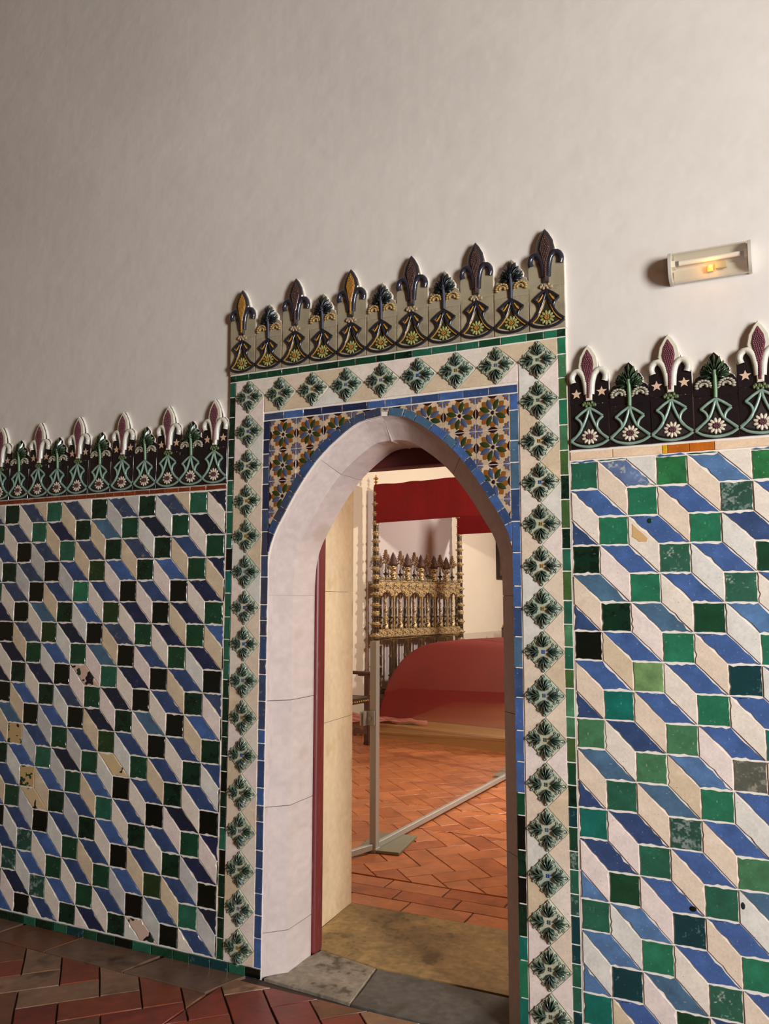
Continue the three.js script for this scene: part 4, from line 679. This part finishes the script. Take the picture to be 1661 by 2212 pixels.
  const drum = lathe([[0.02, 0], [0.045, 0.01], [0.05, 0.03], [0.025, 0.05], [0.045, 0.075], [0.045, 0.1], [0.025, 0.115], [0.05, 0.14], [0.05, 0.155], [0.03, 0.175], [0.036, 0.19]], 14);
  const fret = []; for (let i = 0; i < 46; i++) fret.push(new THREE.TorusGeometry(0.017, 0.006, 5, 10).rotateY(Math.PI / 2).translate(0, y0 + 1.818, -0.06 - i * 0.0425));
  mesh('gallery_fretwork', cat(fret), gilt, b);
  for (let i = 0; i < 6; i++) {
    const m = -(s0 + (i + 0.5) * P);
    mesh('spindle', spi, gilt, b, [0, y0 + 1.19, m]); mesh('onion_base', onion, gilt, b, [0, y0 + 1.19, m]);
    mesh('cup_stand', cup, ebony, b, [0, y0 + 1.8, m]); mesh('tree_finial', treeG, treeGilt, b, [0, y0 + 1.985, m]);
  }
  for (let i = 0; i <= 6; i++) {
    const c = -(s0 + i * P);
    if (i > 0 && i < 6) { mesh('pilaster', rbx(0.03, 0.42, 0.03, 0.004), gilt, b, [0.012, y0 + 1.4, c]); mesh('drum_stand', drum, gilt, b, [0, y0 + 1.8, c]); mesh('cone_finial', coneG, coneWood, b, [0, y0 + 1.985, c]); mesh('lower_pilaster', rbx(0.03, 0.6, 0.04, 0.004), ebony, b, [0, y0 + 0.77, c]); }
    for (const s of i === 0 ? [-1] : i === 6 ? [1] : [-1, 1]) { mesh('baluster', bal, ebony, b, [0, y0 + 1.19, c + s * 0.055]); mesh('lower_baluster', bal2, ebony, b, [0, y0 + 0.47, c + s * 0.06]); }
  }
  for (const [x, y, z, len, along] of [[1.09, 0.2, 0, 2.1, 'x'], [1.09, 0.2, -W2, 2.1, 'x']]) mesh('side_rail', rbx(len, 0.12, 0.04, 0.005), ebony, b, [x, y, z]);
}
{
  // bedspread hanging to the dais over the mattress
  const NX = 44, NZ = 40, P = [], I = [], U = [], L0 = 0.085, L1 = 2.2, Z0 = 0.035, Z1 = -2.06, h0 = 0.16, h1 = 1.035;
  const prof = (t, e, r) => Math.pow(Math.max(0, 1 - Math.pow(Math.max(0, 1 - t / r), e)), 1 / e);
  for (let i = 0; i <= NX; i++) for (let j = 0; j <= NZ; j++) {
    const f = i / NX, g = j / NZ, ff = f < 0.3 ? f / 0.3 * 0.3 : f, s = (x) => 0.5 - 0.5 * Math.cos(Math.PI * x);
    const x = L0 + (L1 - L0) * s(f), z = Z0 + (Z1 - Z0) * s(g), dx = Math.min((x - L0), (L1 - x) * 2.4), dz = Math.min(Z0 - z, z - Z1);
    const y = h0 + (h1 - h0) * prof(dx + 0.0, 2.5, 0.85) * prof(dz, 3.2, 0.34) + 0.035 * Math.sin(Math.PI * f) * Math.sin(Math.PI * g);
    P.push(x, y, z); U.push(x, z + y);
  }
  for (let i = 0; i < NX; i++) for (let j = 0; j < NZ; j++) { const a = i * (NZ + 1) + j, c = a + NZ + 1; I.push(a, c, a + 1, c, c + 1, a + 1); }
  const g = new THREE.BufferGeometry(); g.setAttribute('position', new THREE.Float32BufferAttribute(P, 3)); g.setAttribute('uv', new THREE.Float32BufferAttribute(U, 2)); g.setIndex(I); g.computeVertexNormals();
  const m = mesh('bedspread', g, wineSpread); m.material.side = THREE.DoubleSide; m.position.set(...at(0, 0, 0)); m.rotation.y = TURN;
  tag(m, 'plain wine red bedspread hanging over the mattress of the canopy bed', 'bedspread');
}
function valance(label, z, seed) {
  const NX = 60, NY = 8, P = [], I = [], U = [], g0 = rng(seed), ph = [g0() * 6, g0() * 6];
  for (let i = 0; i <= NX; i++) for (let j = 0; j <= NY; j++) { const x = -0.005 + 2.2 * i / NX, v = j / NY, sag = 0.008 * Math.sin(i / NX * Math.PI * 6 + ph[0]) * (1 - v); const y = 2.505 + 0.478 * v + (v > 0.9 ? 0.006 * Math.sin(i * 0.5) : 0) - 0.012 * Math.sin(Math.PI * i / NX) * v; P.push(x, y, 0.03 + sag * 1.4 + 0.004 * Math.sin(x * 19 + ph[1])); U.push(x, y); }
  for (let i = 0; i < NX; i++) for (let j = 0; j < NY; j++) { const a = i * (NY + 1) + j, c = a + NY + 1; I.push(a, c, a + 1, c, c + 1, a + 1); }
  const mk = (dz) => { const g = new THREE.BufferGeometry(); g.setAttribute('position', new THREE.Float32BufferAttribute(P.map((v, k) => (k % 3 === 2 ? v + dz : v)), 3)); g.setAttribute('uv', new THREE.Float32BufferAttribute(U, 2)); g.setIndex(I); g.computeVertexNormals(); return g; };
  const m = mesh(numbered('bed_valance'), cat([mk(0), mk(-0.004), rbx(2.2, 0.014, 0.012, 0.004, 1.095, 2.507, 0.028)]), wine); m.material.side = THREE.DoubleSide;
  m.position.set(...at(z, 0, 0)); m.rotation.y = TURN; tag(m, label, 'valance', 'valances of the canopy bed');
}
valance('deep red cloth valance along the near side of the canopy bed', 0, 11);
valance('deep red cloth valance along the far side of the bed, behind the second post', 2.03, 12);

// ------------------------------------------------------------------ chairs, picture, cloth
function studs(list) { return cat(list.map(([x, y, z]) => ball(0.011, x, y, z, 1, 1, 1, 8, 6))); }
{
  // armchair: front faces local +x; its far front leg stands at the local origin, the rest reaches towards +z (towards the door)
  const c = thing('armchair', 'dark wooden armchair with a brass studded leather seat, half hidden by the door jamb', 'chair', [-2.6, 0, -5.06], TURN + 0.06);
  const Wd = 0.58, D = 0.5;
  const leg = (h) => cat([bx(0.055, h, 0.055, 0, h / 2, 0), bx(0.062, 0.03, 0.062, 0, 0.015, 0), bx(0.06, 0.05, 0.06, 0, 0.46, 0)]);
  for (const [x, z, h] of [[0, 0, 0.74], [0, Wd, 0.74], [-D, 0, 1.15], [-D, Wd, 1.15]]) mesh('leg', leg(h), darkWood, c, [x, 0, z]);
  mesh('seat', rbx(D + 0.05, 0.07, Wd - 0.03, 0.012, -D / 2, 0.485, Wd / 2), leather, c);
  const st = []; for (let i = 0; i < 15; i++) st.push([0.03, 0.475, 0.0 + i * Wd / 14]); for (let i = 0; i < 12; i++) st.push([-i * D / 11, 0.475, -0.002]);
  st.push([0.03, 0.56, 0], [0.03, 0.535, 0]);
  mesh('brass_studs', studs(st), brass, c);
  for (const z of [0, Wd]) mesh('armrest', cat([rbx(D + 0.12, 0.035, 0.065, 0.012, -D / 2 + 0.03, 0.757, z), bx(0.1, 0.02, 0.05, -0.06, 0.735, z)]), darkWood, c);
  const sc = new THREE.Shape(); sc.moveTo(0.02, 0.2); for (let i = 0; i <= 20; i++) { const t = i / 20; sc.lineTo(0.02 + (Wd - 0.04) * t, 0.1 + 0.025 * Math.abs(Math.sin(t * Math.PI * 5)) + 0.03 * Math.sin(t * Math.PI)); } sc.lineTo(Wd - 0.02, 0.2); for (let i = 20; i >= 0; i--) { const t = i / 20; sc.lineTo(0.02 + (Wd - 0.04) * t, 0.19 + 0.02 * Math.cos(t * Math.PI * 6)); }
  mesh('carved_stretcher', new THREE.ExtrudeGeometry(sc, { depth: 0.03, bevelEnabled: false }).rotateY(-Math.PI / 2).translate(0.015, 0, 0), darkWood, c);
  mesh('back_panel', rbx(0.03, 0.42, Wd - 0.06, 0.008, -D, 0.9, Wd / 2), leather, c);
  for (const y of [0.62, 0.13]) mesh('back_rail', bx(0.035, 0.06, Wd - 0.04, -D, y, Wd / 2), darkWood, c);
}
{
  // pink striped cloth lying over the front edge of the dais beside the chair
  const NX = 70, NY = 14, P = [], I = [], U = [];
  for (let i = 0; i <= NX; i++) for (let j = 0; j <= NY; j++) {
    const u = i / NX, v = j / NY, wdt = 0.33 * (1 - 0.6 * u * u), x = -0.62 + 1.42 * u + 0.1 * v, s = v * wdt;
    const fold = 0.012 * Math.sin(v * 24 + u * 5) + 0.01 * Math.sin(u * 31 + v * 6);
    const y = 0.172 + 0.014 + fold + (s > 0.2 ? -(s - 0.2) * 0.35 : 0) + 0.06 * Math.max(0, 0.3 - u) * (1 - v), z = 0.24 + s * 1.0;
    P.push(x, y, z); U.push(v * 1.0, u);
  }
  for (let i = 0; i < NX; i++) for (let j = 0; j < NY; j++) { const a = i * (NY + 1) + j, c = a + NY + 1; I.push(a, a + 1, c, c, a + 1, c + 1); }
  const mk = (d) => { const g = new THREE.BufferGeometry(); g.setAttribute('position', new THREE.Float32BufferAttribute(P.map((v, k) => (k % 3 === 1 ? v - d : v)), 3)); g.setAttribute('uv', new THREE.Float32BufferAttribute(U, 2)); g.setIndex(I); g.computeVertexNormals(); return g; };
  const m = mesh('folded_cloth', cat([mk(0), mk(0.012)]), phys({ map: tex(128, (u, v) => { const s = Math.sin(u * Math.PI * 16) > 0.1 ? 1 : 0, n = fbm(u, v, 8, 3, 111); return mix([176, 92, 84], [204, 150, 136], s * (0.6 + n * 0.5)); }), roughness: 0.95, side: THREE.DoubleSide }));
  m.position.set(...at(0, 0.1, 0)); m.rotation.y = TURN;
  tag(m, 'rumpled pink striped cloth lying over the front edge of the bed platform', 'cloth');
}
{
  const c = thing('side_chair', 'dark wooden chair with a shining embossed back standing behind the bed', 'chair', at(3.05, 0.16, 0), TURN);
  const Wd = 0.5;
  const emb = mat({ map: tex(192, (u, v) => { const n = fbm(u, v, 14, 3, 121); return mix([118, 104, 84], [226, 218, 196], sst(0.38, 0.58, n)); }), bumpMap: tex(192, (u, v) => { const n = fbm(u, v, 14, 3, 121) * 255; return [n, n, n]; }, false), bumpScale: 0.006, roughness: 0.3, metalness: 0.35 });
  for (const z of [0, -Wd]) { mesh('back_post', cat([bx(0.045, 1.15, 0.055, 0, 0.575, z)]), darkWood, c); mesh('post_finial', lathe([[0.001, 0.06], [0.008, 0.05], [0.024, 0.03], [0.026, 0.012], [0.012, 0]], 12), brass, c, [0, 1.15, z]); mesh('leg', bx(0.045, 0.45, 0.05, 0.45, 0.225, z), darkWood, c); }
  mesh('back_panel', rbx(0.03, 0.5, Wd - 0.03, 0.01, 0.005, 0.92, -Wd / 2), emb, c);
  const st = []; for (let i = 0; i < 14; i++) for (const z of [-0.035, -Wd + 0.035]) st.push([0.024, 0.68 + i * 0.036, z]); mesh('brass_studs', studs(st), brass, c);
  mesh('seat', rbx(0.5, 0.06, Wd, 0.012, 0.23, 0.46, -Wd / 2), emb, c);
}
{
  const p = thing('framed_picture', 'dark framed picture on the bedroom wall beside the door edge', 'picture', at(3.43, -0.158, 1.9), TURN);
  const fr = mat({ color: 0x231a14, roughness: 0.4 }), w = 0.62, h = 0.62;
  for (const [n, a] of [['frame_side', bx(0.04, h, 0.055, 0.022, h / 2, -0.028)], ['frame_side', bx(0.04, h, 0.055, 0.022, h / 2, -w + 0.028)], ['frame_rail', bx(0.04, 0.055, w - 0.11, 0.022, 0.028, -w / 2)], ['frame_rail', bx(0.04, 0.055, w - 0.11, 0.022, h - 0.028, -w / 2)]]) mesh(n, a, fr, p);
  mesh('canvas', bx(0.014, h - 0.1, w - 0.1, 0.012, h / 2, -w / 2), mat({ map: tex(128, (u, v) => { const n = fbm(u, v, 4, 4, 131); return mix([54, 40, 28], [120, 92, 62], n); }), roughness: 0.5 }), p);
}
// ------------------------------------------------------------------ glass barrier
{
  const g = thing('glass_barrier', 'frameless glass barrier with an aluminium post, floor rail and grey base plates', 'barrier', [-0.868, 0, -1.70], 0);
  const dir = Math.atan2(0.123, 2.302);                          // the long pane runs away from the door
  const seg = grp('long_panel', g); seg.rotation.y = dir * -1;
  mesh('floor_rail', rbx(0.03, 0.035, 2.5, 0.004, 0, 0.035, -1.27), alu, seg);
  mesh('glass_pane', bx(0.008, 1.225, 2.47, 0, 0.66, -1.265), glass, seg);
  const s2 = grp('short_panel', g); s2.rotation.y = -0.31;
  mesh('floor_rail', rbx(0.03, 0.035, 0.72, 0.004, 0, 0.035, 0.38), alu, s2);
  mesh('glass_pane', bx(0.008, 1.21, 0.7, 0, 0.655, 0.385), glass, s2);
  mesh('post', cat([rbx(0.042, 1.27, 0.012, 0.003, 0, 0.635, 0.02), rbx(0.042, 1.27, 0.012, 0.003, 0, 0.635, -0.02), bx(0.012, 1.27, 0.05, -0.012, 0.635, 0), bx(0.012, 1.265, 0.034, 0.014, 0.635, 0), rbx(0.05, 0.014, 0.06, 0.003, 0, 0.02, 0)]), alu, g);
  const cl = mesh('clamp', cat([rbx(0.075, 0.085, 0.01, 0.003, -0.02, 0.8, 0.035), rbx(0.012, 0.085, 0.05, 0.003, -0.055, 0.8, 0.06), rbx(0.012, 0.085, 0.05, 0.003, -0.035, 0.8, 0.06)]), alu, g);
  mesh('clamp_screw', new THREE.CylinderGeometry(0.012, 0.012, 0.012, 12).rotateX(Math.PI / 2).translate(-0.012, 0.8, 0.045), alu, cl);
  const end = mesh('post', rbx(0.042, 1.27, 0.05, 0.004, 0, 0.635, 0), alu, seg, [0, 0, -2.53]);
  for (const [x, z, r] of [[0.008, -0.17, 0.12], [0.12, -2.55, 0.05]]) mesh('base_plate', rbx(0.275, 0.018, 0.385, 0.003), plateMetal, g, [x, 0.0095, z], [0, r, 0]);
}
renderer.render(scene, camera);
